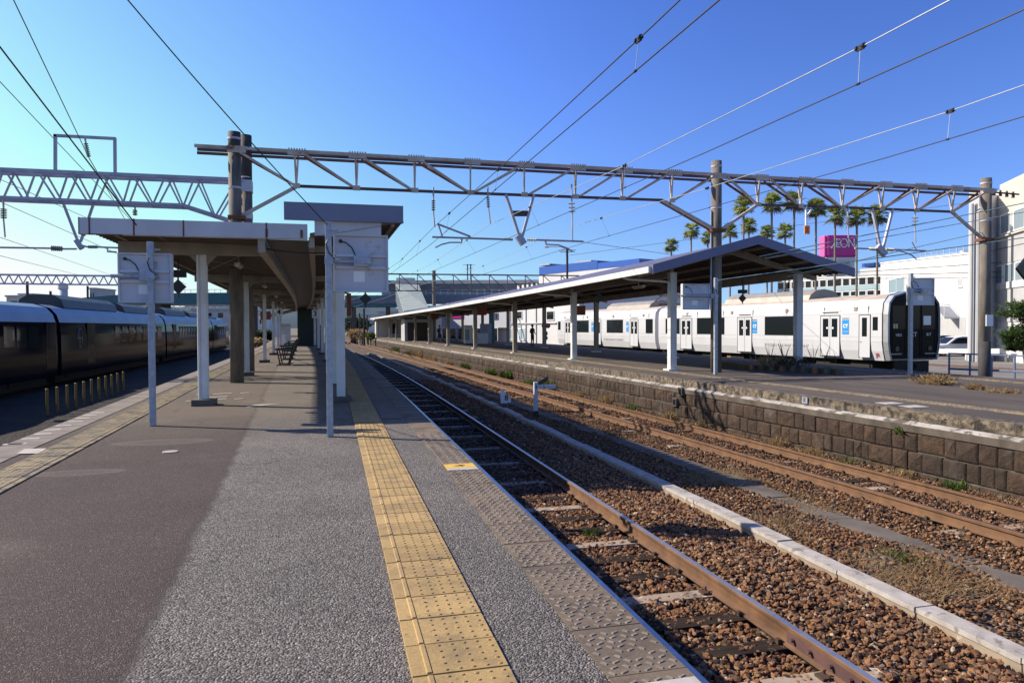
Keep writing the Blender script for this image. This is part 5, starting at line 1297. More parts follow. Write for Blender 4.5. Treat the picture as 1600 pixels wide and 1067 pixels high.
MB().box(-2.72,-1.25,59,72,0,3.3).build('wall', K['stairdark'], t)
MB().beam((-2.8,58.9,2.9),(-4.6,58.0,2.4),.3,.22).beam((-4.6,58.0,2.4),(-5.4,57.6,2.2),.2).build('stair_stringer', K['cream'], t)
# machines and kiosk on the far platform
p = atz(733, 538); t = thing('ticket_machine_booth', 'white upright machine standing between far canopy columns', 'machine', p)
MB().box(p.x-.35,p.x+.3,p.y,p.y+.7,.06,1.62).build('cabinet', K['vend'], t, bevel=.02); MB().box(p.x-.32,p.x+.02,p.y-.008,p.y,.35,1.25).build('front_panel', K['machine_grey'], t); MB().box(p.x-.33,p.x+.28,p.y+.05,p.y+.65,0,.06).build('plinth', K['dark'], t)
p = atz(752, 537); t = thing('service_counter', 'white service counter with grey screen behind, beside the white machine', 'counter', p)
MB().box(p.x-.62,p.x+.62,p.y,p.y+.7,.0,.92).build('counter', K['vend'], t, bevel=.01); MB().box(p.x-.66,p.x+.66,p.y-.03,p.y+.73,.92,.97).build('counter_top', K['machine_grey'], t); MB().box(p.x+.05,p.x+1.1,p.y+.72,p.y+.78,.0,1.75).build('screen', K['machine_grey'], t)
p = atz(649, 533); t = thing('station_kiosk', 'dark brown shuttered kiosk on the far platform', 'kiosk', p)
MB().box(p.x-1.1,p.x+1.9,p.y+.1,p.y+4,0,2.3).build('wall', K['bgrey'], t); MB().box(p.x-.8,p.x+1.3,p.y+.06,p.y+.1,.05,1.95).build('shutter', K['shutter'], t); MB().box(p.x-1.2,p.x+2.0,p.y,p.y+4.1,2.3,2.42).build('roof', K['dark'], t)
p = atz(769, 536); t = thing('wall_pillar', 'teal pillar standing behind the service counter on the far platform', 'pillar', p); MB().box(p.x-.22,p.x+.22,p.y,p.y+.3,0,2.9).build('shaft', K['teal'], t); MB().box(p.x-.28,p.x+.28,p.y-.05,p.y+.35,0,.08).build('base', K['drain'], t)
p = atz(617, 527); t = thing('station_hut', 'small cream hut with posts at the far end of the far platform', 'hut', p)
MB().box(p.x-2.6,p.x+2.0,p.y+1,p.y+4,0,2.5).build('wall', K['bbeige'], t); MB().box(p.x-2.9,p.x+2.2,p.y-.3,p.y+4.2,2.5,2.65).build('roof', K['bgrey'], t); MB().box(p.x-.4,p.x+.5,p.y+.96,p.y+1,.5,2.0).build('window', K['glass'], t)
for i in range(3): MB().box(p.x-2.4+i*1.9,p.x-2.25+i*1.9,p.y-.2,p.y-.05,0,2.5).build('post', K['cream'], t)
# ------------------------------------------------------------------ people
def person(px, py, label, top, bottom, skirt=False, face=1.0, hgt=1.66, bag=None):
    b = atz(px, py); t = thing('person', label, 'person', b); k = hgt/1.70; rz = face
    me = bpy.data.meshes.new('body')
    J = [(0,0,.94,.125),(0,.01,1.12,.12),(0,.0,1.33,.15),(0,0,1.46,.055),(0,-.015,1.55,.075),(0,-.02,1.63,.085),
         (.085,0,.88,.095),(.095,-.01,.48,.06),(.10,.02,.08,.04),(.11,-.13,.03,.035),
         (-.085,0,.88,.095),(-.105,.0,.48,.06),(-.11,.03,.08,.04),(-.12,-.12,.03,.035),
         (.19,.0,1.38,.06),(.25,.02,1.12,.042),(.20,-.14,.98,.03),(.17,-.21,.97,.025),
         (-.19,.0,1.38,.06),(-.25,.03,1.12,.042),(-.21,-.12,.99,.03),(-.18,-.19,.98,.025)]
    E = [(0,1),(1,2),(2,3),(3,4),(4,5),(0,6),(6,7),(7,8),(8,9),(0,10),(10,11),(11,12),(12,13),(2,14),(14,15),(15,16),(16,17),(2,18),(18,19),(19,20),(20,21)]
    me.from_pydata([(x*k,y*k,z*k) for x, y, z, r in J], E, []); 
    o = bpy.data.objects.new('body', me); COL.objects.link(o); me.materials.append(bottom if not skirt else K['skin'])
    s = o.modifiers.new('skin', 'SKIN'); sv = me.skin_vertices[0].data
    for i, j in enumerate(J): sv[i].radius = (j[3]*k, j[3]*k*(.72 if i < 3 else 1))
    sv[0].use_root = True
    u = o.modifiers.new('sub', 'SUBSURF'); u.levels = 1; u.render_levels = 2
    dg = bpy.context.evaluated_depsgraph_get(); m2 = bpy.data.meshes.new_from_object(o.evaluated_get(dg)); bpy.data.objects.remove(o)
    m2.materials.clear(); 
    for q in (bottom, top, K['skin'], K['black']): m2.materials.append(q)
    for f in m2.polygons:
        z = f.center.z/k; x = abs(f.center.x)/k
        f.material_index = 2 if z > 1.44 or (x > .165 and z < 1.02 and z > .9) else (1 if z > (.98 if not skirt else .96) else (3 if z < .075 else (2 if skirt and z < .5 else 0))); f.use_smooth = True
    o = bpy.data.objects.new('body', m2); COL.objects.link(o); o.parent = t
    h = MB(); h.ell((0,.012*k,1.63*k),(.092*k,.108*k,.115*k),12,8); ho = h.build('hair', K['hair'], None, True); ho.parent = t
    f_ = MB(); f_.ell((0,-.105*k,1.60*k),(.014,.02,.022),6,5).ell((.09*k,-.01,1.60*k),(.014,.02,.03),6,5).ell((-.09*k,-.01,1.60*k),(.014,.02,.03),6,5); fo = f_.build('face', K['skin'], None, True); fo.parent = t
    if skirt:
        s_ = MB(); s_.tube([(0,0,.98*k),(0,0,.8*k),(0,0,.58*k)], [.125*k,.175*k,.215*k], 14); so_ = s_.build('skirt', bottom, None, True); so_.parent = t
    if bag:
        g = MB().box(-.15,.15,.10,.24,1.0*k,1.42*k).build('backpack', bag, None, bevel=.03); g.parent = t
    t.rotation_euler = (0,0,rz)
    return t
person(832, 542, 'person in black clothes standing in the shade on the far platform', K['cloth_black'], K['cloth_black'], face=.6, hgt=1.62)
person(687, 536.5, 'person in white top and dark skirt with black backpack on the far platform', K['cloth_white'], K['cloth_navy'], True, 2.6, 1.62, K['black'])
person(669.5, 536.5, 'person in dark clothes half hidden behind a far canopy column', K['cloth_black'], K['cloth_black'], face=1.5, hgt=1.55)
person(501.5, 545, 'person in navy clothes standing beside a right hand column of the near canopy', K['cloth_navy'], K['cloth_navy'], face=1.9, hgt=1.6)
# ------------------------------------------------------------------ background buildings
# a facade frame: image corners at a given forward distance, real box behind it
def facade(xl, xr, yt, D, Dr=None, depth=14, zb=-1.35):
    Dr = Dr or D; a = atD(xl, yt, D); b = atD(xr, yt, Dr); zt = a.z
    u = Vector((b.x-a.x, b.y-a.y, 0)); wd = u.length; u.normalize(); n = Vector((-u.y, u.x, 0))
    if n.dot(Vector((a.x, a.y, 0))) < 0: n = -n
    return dict(o=Vector((a.x,a.y,0)), u=u, n=n, w=wd, zt=zt, zb=zb, depth=depth)
def fb(m, F, x0, x1, z0, z1, out=0.0, back=None, mi=0):
    o, u, n = F['o'], F['u'], F['n']; bk = F['depth'] if back is None else back
    P_ = [o+u*x+n*y for x, y in ((x0,-out),(x1,-out),(x1,bk),(x0,bk))]
    return m.hexa([p+Vector((0,0,z0)) for p in P_]+[p+Vector((0,0,z1)) for p in P_], mi)
def Fx(F, px, D=None):   # picture column -> position along the facade
    d = ray(px, 500); d.z = 0; c = Vector((CAM.x,CAM.y,0)); s = (F['o']-c).dot(F['n'])/d.dot(F['n']); return (c+d*s-F['o']).dot(F['u'])
def Fz(F, px, py):
    d = ray(px, py); c = CAM; s = (F['o']-c).dot(F['n'])/d.dot(F['n']); return (c+d*s).z
def wins(F, root, rects, mat=None, frame=True, name='window', recess=.0):
    for x0, x1, z0, z1 in rects:
        f = MB(); fb(f, F, x0, x1, z0, z1, .03, .05); w_ = f.build(name, mat or K['glass_blue'], root)
        if frame:
            f = MB(); g = .07
            fb(f, F, x0-g, x1+g, z1, z1+g, .06, .02); fb(f, F, x0-g, x1+g, z0-g, z0, .09, .02); fb(f, F, x0-g, x0, z0, z1, .06, .02); fb(f, F, x1, x1+g, z0, z1, .06, .02)
            if x1-x0 > 1.6: fb(f, F, (x0+x1)/2-.03, (x0+x1)/2+.03, z0, z1, .05, .02)
            f.build('frame', K['signwhite'], w_)
# white hall with slanting top on the right
F = facade(1376, 1516, 404, 84, 60, 18); H = thing('hall_building', 'big plain white hall behind the white train nose', 'building', F['o'])
zl, zr2 = Fz(F,1376,412), Fz(F,1514,397)
m = MB(); o, u, n = F['o'], F['u'], F['n']; W2 = F['w']
bk = n*18
m.hexa([o+Vector((0,0,-1.3)), o+u*W2+Vector((0,0,-1.3)), o+u*W2+bk+Vector((0,0,-1.3)), o+bk+Vector((0,0,-1.3)), o+Vector((0,0,zl)), o+u*W2+Vector((0,0,zr2)), o+u*W2+bk+Vector((0,0,zr2)), o+bk+Vector((0,0,zl))]); m.build('wall', K['bwhite'], H)
m = MB(); m.hexa([p for p in [o-n*.08-u*.05+Vector((0,0,zl)), o-n*.08+u*W2+Vector((0,0,zr2)), o+n*.3+u*W2+Vector((0,0,zr2)), o+n*.3-u*.05+Vector((0,0,zl))]]+[p+Vector((0,0,.12)) for p in [o-n*.08-u*.05+Vector((0,0,zl)), o-n*.08+u*W2+Vector((0,0,zr2)), o+n*.3+u*W2+Vector((0,0,zr2)), o+n*.3-u*.05+Vector((0,0,zl))]]); m.build('parapet', K['signwhite'], H)
wins(F, H, [(Fx(F,1389),Fx(F,1413),Fz(F,1400,457),Fz(F,1400,436))]); wins(F, H, [(Fx(F,1497),Fx(F,1504),Fz(F,1500,448),Fz(F,1500,436))], K['bgrey'])
m = MB(); fb(m, F, Fx(F,1462), Fx(F,1510), Fz(F,1480,523), Fz(F,1480,496), .02, .05); m.build('opening_shade', K['bgrey'], H)  # flat grey slab on the wall; its colour stands for shade in an opening
m = MB(); a, b = Fx(F,1471), Fx(F,1484); c = Fx(F,1499)
fb(m, F, a, b, Fz(F,1478,481), Fz(F,1478,479), 1.2, 0)
for i in range(8):
    fb(m, F, lerp(b,c,i/8), lerp(b,c,(i+1)/8), lerp(Fz(F,1478,480),Fz(F,1478,498),i/8)-.15, lerp(Fz(F,1478,480),Fz(F,1478,498),i/8), 1.2, 0)
for x_, z_ in ((a,Fz(F,1478,480)),(b,Fz(F,1478,480)),(c,Fz(F,1478,498))): m.beam(o+u*x_-n*1.2+Vector((0,0,z_)), o+u*x_-n*1.2+Vector((0,0,z_+1.1)), .05)
m.beam(o+u*a-n*1.2+Vector((0,0,Fz(F,1478,480)+1.1)), o+u*b-n*1.2+Vector((0,0,Fz(F,1478,480)+1.1)), .05); m.beam(o+u*b-n*1.2+Vector((0,0,Fz(F,1478,480)+1.1)), o+u*c-n*1.2+Vector((0,0,Fz(F,1478,498)+1.1)), .05)
m.build('outside_stair', K['bwhite'], H)
m = MB()
for i in range(9): q = lerp(Fx(F,1392), Fx(F,1462), i/8); zb_ = lerp(zl, zr2, q/W2); m.beam(o+u*q+n*3+Vector((0,0,zb_)), o+u*q+n*3+Vector((0,0,zb_+1.1)), .06)
for h_ in (.55, 1.1): m.beam(o+u*Fx(F,1392)+n*3+Vector((0,0,lerp(zl,zr2,Fx(F,1392)/W2)+h_)), o+u*Fx(F,1462)+n*3+Vector((0,0,lerp(zl,zr2,Fx(F,1462)/W2)+h_)), .05)
fb(m, F, Fx(F,1446), Fx(F,1450), zr2-.4, zr2+1.2, -3, 3.6); m.build('roof_railing', K['bgrey'], H)
m = MB()
for i in range(1, 11): q = W2*i/11; fb(m, F, q, q+.03, -1.3, lerp(zl,zr2,i/11)-.02, .012, .0)
m.build('panel_seams', K['bgrey'], H)
# tall grey and beige building at the right edge, with pipe column in front
F = facade(1531, 1680, 303, 50, 37, 16); H = thing('office_building', 'grey and beige building at the right edge behind the concrete column', 'building', F['o']); W2 = F['w']; o, u, n = F['o'], F['u'], F['n']
z = lambda py: Fz(F, 1565, py)
m = MB(); fb(m, F, 0, W2, -1.3, z(503)); fb(m, F, 0, W2, z(452), z(448)+.25, .12); fb(m, F, 0, W2, z(448)+.25, z(413)); m.build('wall', K['bwhite'], H)
m = MB(); fb(m, F, 0, W2, z(503), z(452), .05); fb(m, F, 0, W2, z(413), z(372), .05); m.build('wall', K['bgrey'], H)
m = MB(); fb(m, F, 0, W2, z(372), z(296), .0); fb(m, F, Fx(F,1560), W2, z(296), z(288), 0); fb(m, F, 0, W2, z(372), z(370), .2); m.build('wall', K['bbeige'], H)
wins(F, H, [(Fx(F,a),Fx(F,b),z(446),z(416)) for a, b in ((1536,1549),(1553,1566),(1570,1583),(1587,1599),(1603,1616))])
wins(F, H, [(Fx(F,1563),Fx(F,1578),z(366),z(338)),(Fx(F,1584),Fx(F,1600),z(366),z(338))])
m = MB(); fb(m, F, Fx(F,1556), Fx(F,1574), -1.25, z(514), .04, .05); m.build('door', K['signwhite'], H)
F2 = facade(1514, 1530, 300, 46, 45.5, 3); F2['zt']; m = MB(); fb(m, F2, 0, F2['w'], -1.3, Fz(F2,1520,300)); 
m.build('stair_tower', K['bwhite'], H)
m = MB()
for px in (1517.5, 1523.5): p = atD(px, 500, 45.2); m.tube([(p.x,p.y,-1.3),(p.x,p.y,Fz(F2,1520,322))], .09, 8)
p = atD(1528, 500, 45); m.tube([(p.x,p.y,-1.3),(p.x,p.y,Fz(F2,1520,335)),(p.x+.5,p.y+.3,Fz(F2,1520,328))], .14, 8)
m.build('drain_pipe', K['bgrey'], H)
# office block with window bands behind the canopy gable
F = facade(1215, 1381, 432, 120, 104, 20); H = thing('office_building', 'pale blue and white office block with window bands behind the far canopy', 'building', F['o']); z = lambda py: Fz(F,1300,py); W2 = F['w']
m = MB(); fb(m, F, 0, W2, -1.3, z(432)); fb(m, F, Fx(F,1343), W2, z(432), z(424)); m.build('wall', K['bwhite'], H)
m = MB()
for a, b in ((448,455),(464,470)): fb(m, F, 0, W2, z(b), z(a), .06, .1)
m.build('wall_band', K['bpale'], H)
xx = Fx(F,1215); st = (W2)/14
wins(F, H, [(i*st+.15,(i+1)*st-.15,z(447.5),z(437)) for i in range(14)]+[(i*st+.15,(i+1)*st-.15,z(463.5),z(457)) for i in range(14)], K['glass'], True)
m = MB()
for i in range(7):
    x_ = lerp(Fx(F,1346),Fx(F,1378),i/7); fb(m, F, x_, x_+.9, z(421.5), z(416), 0, 2)
m.build('roof_panel', K['bblue'], H)
# sign tower
F = facade(1289, 1340, 370, 150, 150, 6); H = thing('sign_tower', 'magenta advertising box on a white tower above the office block', 'sign tower', F['o'])
z0, z1 = Fz(F,1300,402), Fz(F,1300,367)
m = MB(); fb(m, F, .35, F['w'], z0, z1, 0, 3); bx = m.build('sign_box', K['magenta'], H, bevel=.5)
m = MB(); fb(m, F, .0, .34, z0+.1, z1-.05, -.25, 3); m.build('sign_side', K['magenta_sunlit'], H, bevel=.4)
o, u, n = F['o'], F['u'], F['n']
def glyph(m, segs, x0, zc, h, wst):
    for (ax_, az_, bx_, bz_) in segs: m.beam(o+u*(x0+ax_*h)-n*.10+Vector((0,0,zc+(az_-.5)*h)), o+u*(x0+bx_*h)-n*.10+Vector((0,0,zc+(bz_-.5)*h)), .16, wst, 0, tuple(n))
m = MB(); hh = 1.75; zc = Fz(F,1318,380); x = 1.35
glyph(m, [(0,-.12,.62,1.0),(.62,0,.62,1),(.3,.42,.95,.5),(.62,.97,1.05,.97),(.62,.03,1.05,.03)], x, zc, hh, .2)
pts = [(1.5+.42*math.cos(i/18*2*math.pi), .5+.5*math.sin(i/18*2*math.pi)) for i in range(19)]
glyph(m, [(a[0],a[1],b[0],b[1]) for a, b in zip(pts, pts[1:])], x, zc, hh, .2)
glyph(m, [(2.08,0,2.08,1),(2.08,.98,2.72,.02),(2.72,0,2.72,1)], x, zc, hh, .2)
m.build('lettering', K['signwhite'], bx)
m = MB(); fb(m, F, .6, F['w']-.4, -1.3, z0-.6, -.4, 5.4); fb(m, F, .3, F['w']-.2, z0-.6, z0, -.2, 5.6); m.build('tower', K['bwhite'], H)
wins(F, H, [(1.2+i*.9,1.75+i*.9,z0-2.0-j*1.5,z0-1.1-j*1.5) for i in range(5) for j in range(3)], K['bgrey'], False)
# blue topped white building
F = facade(808, 962, 434, 100, 84, 18); H = thing('warehouse_building', 'white building with a bright blue cladding band behind the far canopy', 'building', F['o']); z = lambda py: Fz(F,880,py)
m = MB(); fb(m, F, 0, F['w'], -1.3, z(440)); fb(m, F, Fx(F,843), Fx(F,1000), z(440), z(426), .1); m.build('wall', K['bwhite'], H)
m = MB(); fb(m, F, Fx(F,844), Fx(F,935), z(426), z(413.5), .15); fb(m, F, Fx(F,935), Fx(F,1000), z(426), z(417), .12); m.build('cladding_band', K['bblue'], H)
m = MB(); fb(m, F, Fx(F,843), Fx(F,860), z(411.5), z(409.5), .1, 4); fb(m, F, Fx(F,879), Fx(F,905), z(413), z(408), -2, 6); fb(m, F, Fx(F,846), Fx(F,848), z(413), z(411), -1, 2); m.build('roof_equipment', K['bgrey'], H)
wins(F, H, [(Fx(F,a),Fx(F,a)+.5,z(446),z(437)) for a in (812,819,826,833,840)], K['glass'], False)
wins(F, H, [(Fx(F,a),Fx(F,a)+1.6,z(474),z(464)) for a in (852,880,908,930)])
# white wall building beyond the platform, behind the standing person
F = facade(793, 905, 436, 80, 66, 10); H = thing('house', 'white rendered building with pipes behind the person in black', 'building', F['o']); z = lambda py: Fz(F,830,py)
m = MB(); fb(m, F, 0, F['w'], -1.3, z(470)); m.build('wall', K['bwhite'], H)
wins(F, H, [(Fx(F,808),Fx(F,816),z(497),z(486)),(Fx(F,855),Fx(F,866),z(500),z(488))], K['glass'], True); wins(F, H, [(Fx(F,797),Fx(F,806),z(531),z(514)),(Fx(F,812),Fx(F,820),z(531),z(514))], K['bpale'])
m = MB()
for px in (798, 822, 838, 850): p = Fx(F,px); fb(m, F, p, p+.1, -1.3, z(472), .1, 0)
fb(m, F, Fx(F,798), Fx(F,870), z(506), z(504.5), .12, 0); m.build('drain_pipe', K['bgrey'], H)
# white station building with shop front
F = facade(690, 800, 502, 100, 92, 10); H = thing('station_building', 'low white building seen between the far canopy columns', 'building', F['o']); z = lambda py: Fz(F,740,py)
m = MB(); fb(m, F, 0, F['w'], z(512), z(488)); fb(m, F, 0, F['w'], -1.3, z(512), -1.0); m.build('wall', K['bwhite'], H)
wins(F, H, [(i*1.5+.2,i*1.5+1.3,-.9,z(513)) for i in range(7)], K['glass'], True)
m = MB(); fb(m, F, Fx(F,703), Fx(F,724), z(497), z(490), .1, 0); m.build('shop_sign', K['magenta'], H)
F = facade(640, 700, 486, 135, 135, 10); H = thing('house', 'low beige house far beyond the stair roof', 'building', F['o']); m = MB(); fb(m, F, 0, F['w'], -1.3, F['zt']); m.build('wall', K['bbeige'], H); m = MB(); fb(m, F, -.5, F['w']+.5, F['zt'], F['zt']+1, .5); m.build('roof', K['redroof'], H)
F = facade(766, 796, 440, 150, 150, 10); H = thing('house', 'small building with a red roof above the footbridge', 'building', F['o']); z = lambda py: Fz(F,780,py); m = MB(); fb(m, F, 0, F['w'], -1.3, z(446)); m.build('wall', K['bwhite'], H); m = MB(); fb(m, F, -.5, F['w']+.5, z(446), z(440), .5); m.build('roof', K['redroof'], H)
# ------------------------------------------------------------------ footbridge, station gallery, stair roof
F = facade(520, 962, 455, 112, 112, 4); H = thing('footbridge', 'long grey station footbridge with a glazed gallery crossing behind both canopies', 'bridge', F['o']); z = lambda py: Fz(F,740,py); x = lambda px: Fx(F,px)
m = MB(); fb(m, F, x(596), x(858), z(443.5), z(438), .6, 5); m.build('roof_edge', K['bbeige'], H)
m = MB(); fb(m, F, x(596), x(940), z(452), z(443.5), .1); fb(m, F, x(540), x(900), z(474), z(461), .3); m.build('girder', K['greybridge'], H)
m = MB(); fb(m, F, x(596), x(900), z(461), z(452), -.3); m.build('gallery_wall', K['bwhite'], H)
for i in range(26): 
    a = lerp(x(598),x(896),i/26); b_ = lerp(x(598),x(896),(i+.78)/26); m = MB(); fb(m, F, a, b_, z(460.5), z(452.5), -.25, .4); m.build('window', K['glass_blue'], H)
m = MB(); fb(m, F, x(470), x(640), z(479), z(474), .2); m.build('beam', K['teal'], H)
m = MB(); fb(m, F, x(618), x(645), z(437.8), z(433), -1, 3); m.build('roof_equipment', K['bgrey'], H)
m = MB()
for px in (548, 602, 690, 780, 860): fb(m, F, x(px), x(px)+.6, -1.3, z(479), -.5, 1.2)
m.build('pier', K['drain'], H)
# teal road bridge at the left
F = facade(40, 366, 475, 118, 118, 6); H = thing('road_bridge', 'teal girder bridge crossing above the dark grey train', 'bridge', F['o']); z = lambda py: Fz(F,200,py); x = lambda px: Fx(F,px)
m = MB(); o, u, n = F['o'], F['u'], F['n']
a0, a1, a2 = x(60), x(215), x(470)
for (q0,t0),(q1,t1) in (((a0,470.5),(a1,458.5)),((a1,458.5),(a2,457.5))):
    P0, P1 = o+u*q0, o+u*q1; m.hexa([P0+Vector((0,0,z(475.5)))-n*.2, P1+Vector((0,0,z(475.5)))-n*.2, P1+n*6+Vector((0,0,z(475.5))), P0+n*6+Vector((0,0,z(475.5))), P0-n*.2+Vector((0,0,z(t0))), P1-n*.2+Vector((0,0,z(t1))), P1+n*6+Vector((0,0,z(t1))), P0+n*6+Vector((0,0,z(t0)))])
m.build('girder', K['teal'], H)
m = MB()
for i in range(22): q = lerp(x(215),x(420),i/22); m.beam(o+u*q+Vector((0,0,z(458))), o+u*q+Vector((0,0,z(453))), .06)
m.beam(o+u*x(215)+Vector((0,0,z(453))), o+u*x(420)+Vector((0,0,z(453))), .06); m.build('railing', K['steel_grey'], H)
m = MB()
for px in (70, 240, 380): fb(m, F, x(px), x(px)+1, -1.3, z(475.5), -.5, 4)
m.build('pier', K['drain'], H)
# stair roof
Hs = thing('stair_enclosure', 'grey green sloping stair roof coming down from the footbridge to the far platform', 'stairway', atD(640, 515, 105))
a, b = atD(618,443.5,111), atD(654,444.5,111); c, d = atD(669,480,92), atD(631,486,92)
m = MB(); V0 = Vector((0,0,-.35)); m.hexa([a+V0,b+V0,c+V0,d+V0,a,b,c,d]); m.build('roof', K['greenroof'], Hs)
m = MB(); V1 = Vector((0,0,-2.6)); m.hexa([a+V1,b+V1,c+V1,d+V1,a+V0*1.02,b+V0*1.02,c+V0*1.02,d+V0*1.02]); m.build('wall', K['greybridge'], Hs)
# ------------------------------------------------------------------ far left: tower, rooftops
F = facade(92, 105, 446, 190, 190, 5); H = thing('water_tower', 'white water tower above the far rooftops', 'tower', F['o']); p = F['o']+F['u']*1.1; zt = F['zt']
MB().tube([(p.x,p.y,-1.3),(p.x,p.y,zt-1)], 1.1, 14).build('shaft', K['bwhite'], H, True); MB().tube([(p.x,p.y,zt-1),(p.x,p.y,zt),(p.x,p.y,zt+.6)], [1.25,1.25,.7], 14).build('tank', K['bwhite'], H); MB().tube([(p.x,p.y,zt+.6),(p.x,p.y,zt+2)], .08, 6).build('mast', K['steel_grey'], H)
for xl, xr, yt, D, mat, l in ((10,58,464,210,'bbeige','long beige building behind the far left gantry'),(30,50,461,215,'bwhite','white rooftop block above the long beige building'),(60,92,467,205,'bwhite','low white building beside the water tower'),(140,148,452,230,'bgrey','slim grey tower block right of the water tower'),(300,372,484,260,'bgrey','long grey building under the teal bridge'),(382,420,492,240,'bwhite','white house seen between the left canopy columns'),(556,600,494,260,'bwhite','white building at the end of the tracks'),(590,640,488,300,'bgrey','grey building far behind the stair roof')):
    F = facade(xl, xr, yt, D, D, 12); H = thing('building', l, 'building', F['o']); m = MB(); fb(m, F, 0, F['w'], -1.35, F['zt']); m.build('wall', K[mat], H)
    m = MB(); fb(m, F, -.3, F['w']+.3, F['zt'], F['zt']+.5, .3); m.build('roof', K['bgrey'], H)
    k_ = max(2, int(F['w']/4)); wins(F, H, [((i+.25)*F['w']/k_,(i+.7)*F['w']/k_,max(0,F['zt']-3),F['zt']-1.2) for i in range(min(k_,10))], K['glass'], False)
# hills
m = MB(); pts = []; rr_ = random.Random(5)
for i in range(61):
    a = lerp(-1.25, 1.2, i/60); Rr_ = 2400; pts.append((math.sin(a)*Rr_, math.cos(a)*Rr_, 25+38*abs(math.sin(i*.37))+18*math.sin(i*1.1)**2+(30 if 22 < i < 33 else 0)))
vs = []
for x_, y_, z_ in pts: vs += [(x_*.9,y_*.9,-5),(x_,y_,z_),(x_*1.2,y_*1.2,-5)]
m.add(vs, [(3*i,3*i+3,3*i+4,3*i+1) for i in range(60)]+[(3*i+1,3*i+4,3*i+5,3*i+2) for i in range(60)])
tag(m.build('hills', K['hill'], smooth=True), kind='structure')
# ------------------------------------------------------------------ poles
def upole(px, pyt, D, label, arms=(), lamp=None, r=.14):
    b = atD(px, 520, D); zt = atD(px, pyt, D).z; t = thing('utility_pole', label, 'pole', (b.x,b.y,-1.3)); MB().tube([(b.x,b.y,-1.3),(b.x,b.y,zt)], r, 8).build('shaft', K['dark'] if r < .2 else K['concpole'], t)
    m = MB()
    for py, hw in arms: z_ = atD(px, py, D).z; m.beam(Vector((b.x,b.y,z_))-rt0*hw, Vector((b.x,b.y,z_))+rt0*hw, .09)
    if arms: m.build('crossarm', K['steel_grey'], t)
    if lamp: 
        z_ = zt-.1; c = Vector((b.x,b.y,z_)); MB().tube([c, c-rt0*.8+Vector((0,0,.35)), c-rt0*2.2+Vector((0,0,.35))], .05, 6).build('lamp_arm', K['steel_grey'], t); MB().ell(c-rt0*2.4+Vector((0,0,.3)), (.35,.2,.12), 8, 5).build('lamp_head', K['galv'], t)
upole(886.5, 389, 84, 'dark utility pole with insulators in front of the blue cladding', ((391.5,1.0),(394,.9)), True)
upole(731, 413, 180, 'thin antenna mast with crossbar above the footbridge, left upright', ((414,1.2),(421,.6)))
upole(736, 413, 180, 'thin antenna mast with crossbar above the footbridge, right upright', ((414.5,1.2),(419,.6)))
for px, pt, D, l in ((549,500,120,'slim dark pole at the end of the far tracks, leftmost'),(562,489,140,'slim dark pole at the end of the far tracks, second from left'),(569,482,100,'tall dark pole beside the far platform hut'),(574,492,150,'slim dark pole beside the tall one at the track end')): upole(px, pt, D, l, ((pt+3,.7),))
for px, pt, D, l in ((44,440,75,'dark pole rising above the nearest grey carriage'),(80,455,85,'short dark post above the dark train coupling'),(138,447,95,'slim pole right of the water tower')): upole(px, pt, D, l)
for i, px in enumerate((1231,1275,1299.5,1305,1339,1370)):
    pass
# ------------------------------------------------------------------ palms
def palm_mesh(seed):
    r_ = random.Random(seed); m = MB(); d = MB()
    for i in range(60):
        az = r_.uniform(0, 2*math.pi); el = r_.uniform(-.75, 1.35); L = r_.uniform(.75, 1.1)
        dir_ = Vector((math.cos(az)*math.cos(el), math.sin(az)*math.cos(el), math.sin(el)))
        sd = dir_.cross(Vector((0,0,1))); sd = sd.normalized() if sd.length > .05 else Vector((1,0,0)); nn = sd.cross(dir_).normalized()
        base = dir_*L*.50; (m if el > -.55 else d).beam(dir_*.1, base, .035)
        for k_ in range(9):                       # a fan of narrow blades
            a = (k_-4)/4*1.15; bl = L*(.72-.22*abs(k_-4)/4)
            v = (dir_*math.cos(a)+sd*math.sin(a)); tip = base+v*bl-Vector((0,0,.22*bl*r_.uniform(.6,1.6))); mid = base+v*bl*.55; wv = v.cross(nn)*.05
            (m if el > -.55 else d).add([tuple(base), tuple(mid+wv), tuple(tip), tuple(mid-wv)], [(0,1,2,3)])
    return m, d
palms = []
first = None
PL = [(1049,384,12,120),(1080,360,14,112),(1106,373,12,122),(1141,362,14,114),(1162,323,18,100),(1170,354,14,118),(1199,364,13,120),(1206,319,18,100),(1227,363,14,118),(1241,317,18,100),(1275,327,18,100),(1305,337,17,104),(1339,340,17,104),(1371,338,17,104)]
pn = ['leftmost short palm above the lavender roof','short palm, second from the left above the lavender roof','short palm partly hidden just left of the concrete column','short palm just right of the concrete column','tall palm, leftmost of the tall row','short palm directly beside the leftmost tall palm','short palm between the first two tall palms','tall palm, second of the tall row from the left','short palm behind the second tall palm','tall palm, third of the tall row, left of the orange plate','tall palm, fourth of the tall row, right of the orange plate','tall palm in front of the left part of the magenta sign','tall palm in front of the right edge of the magenta sign','rightmost tall palm, behind the hanging V frame']
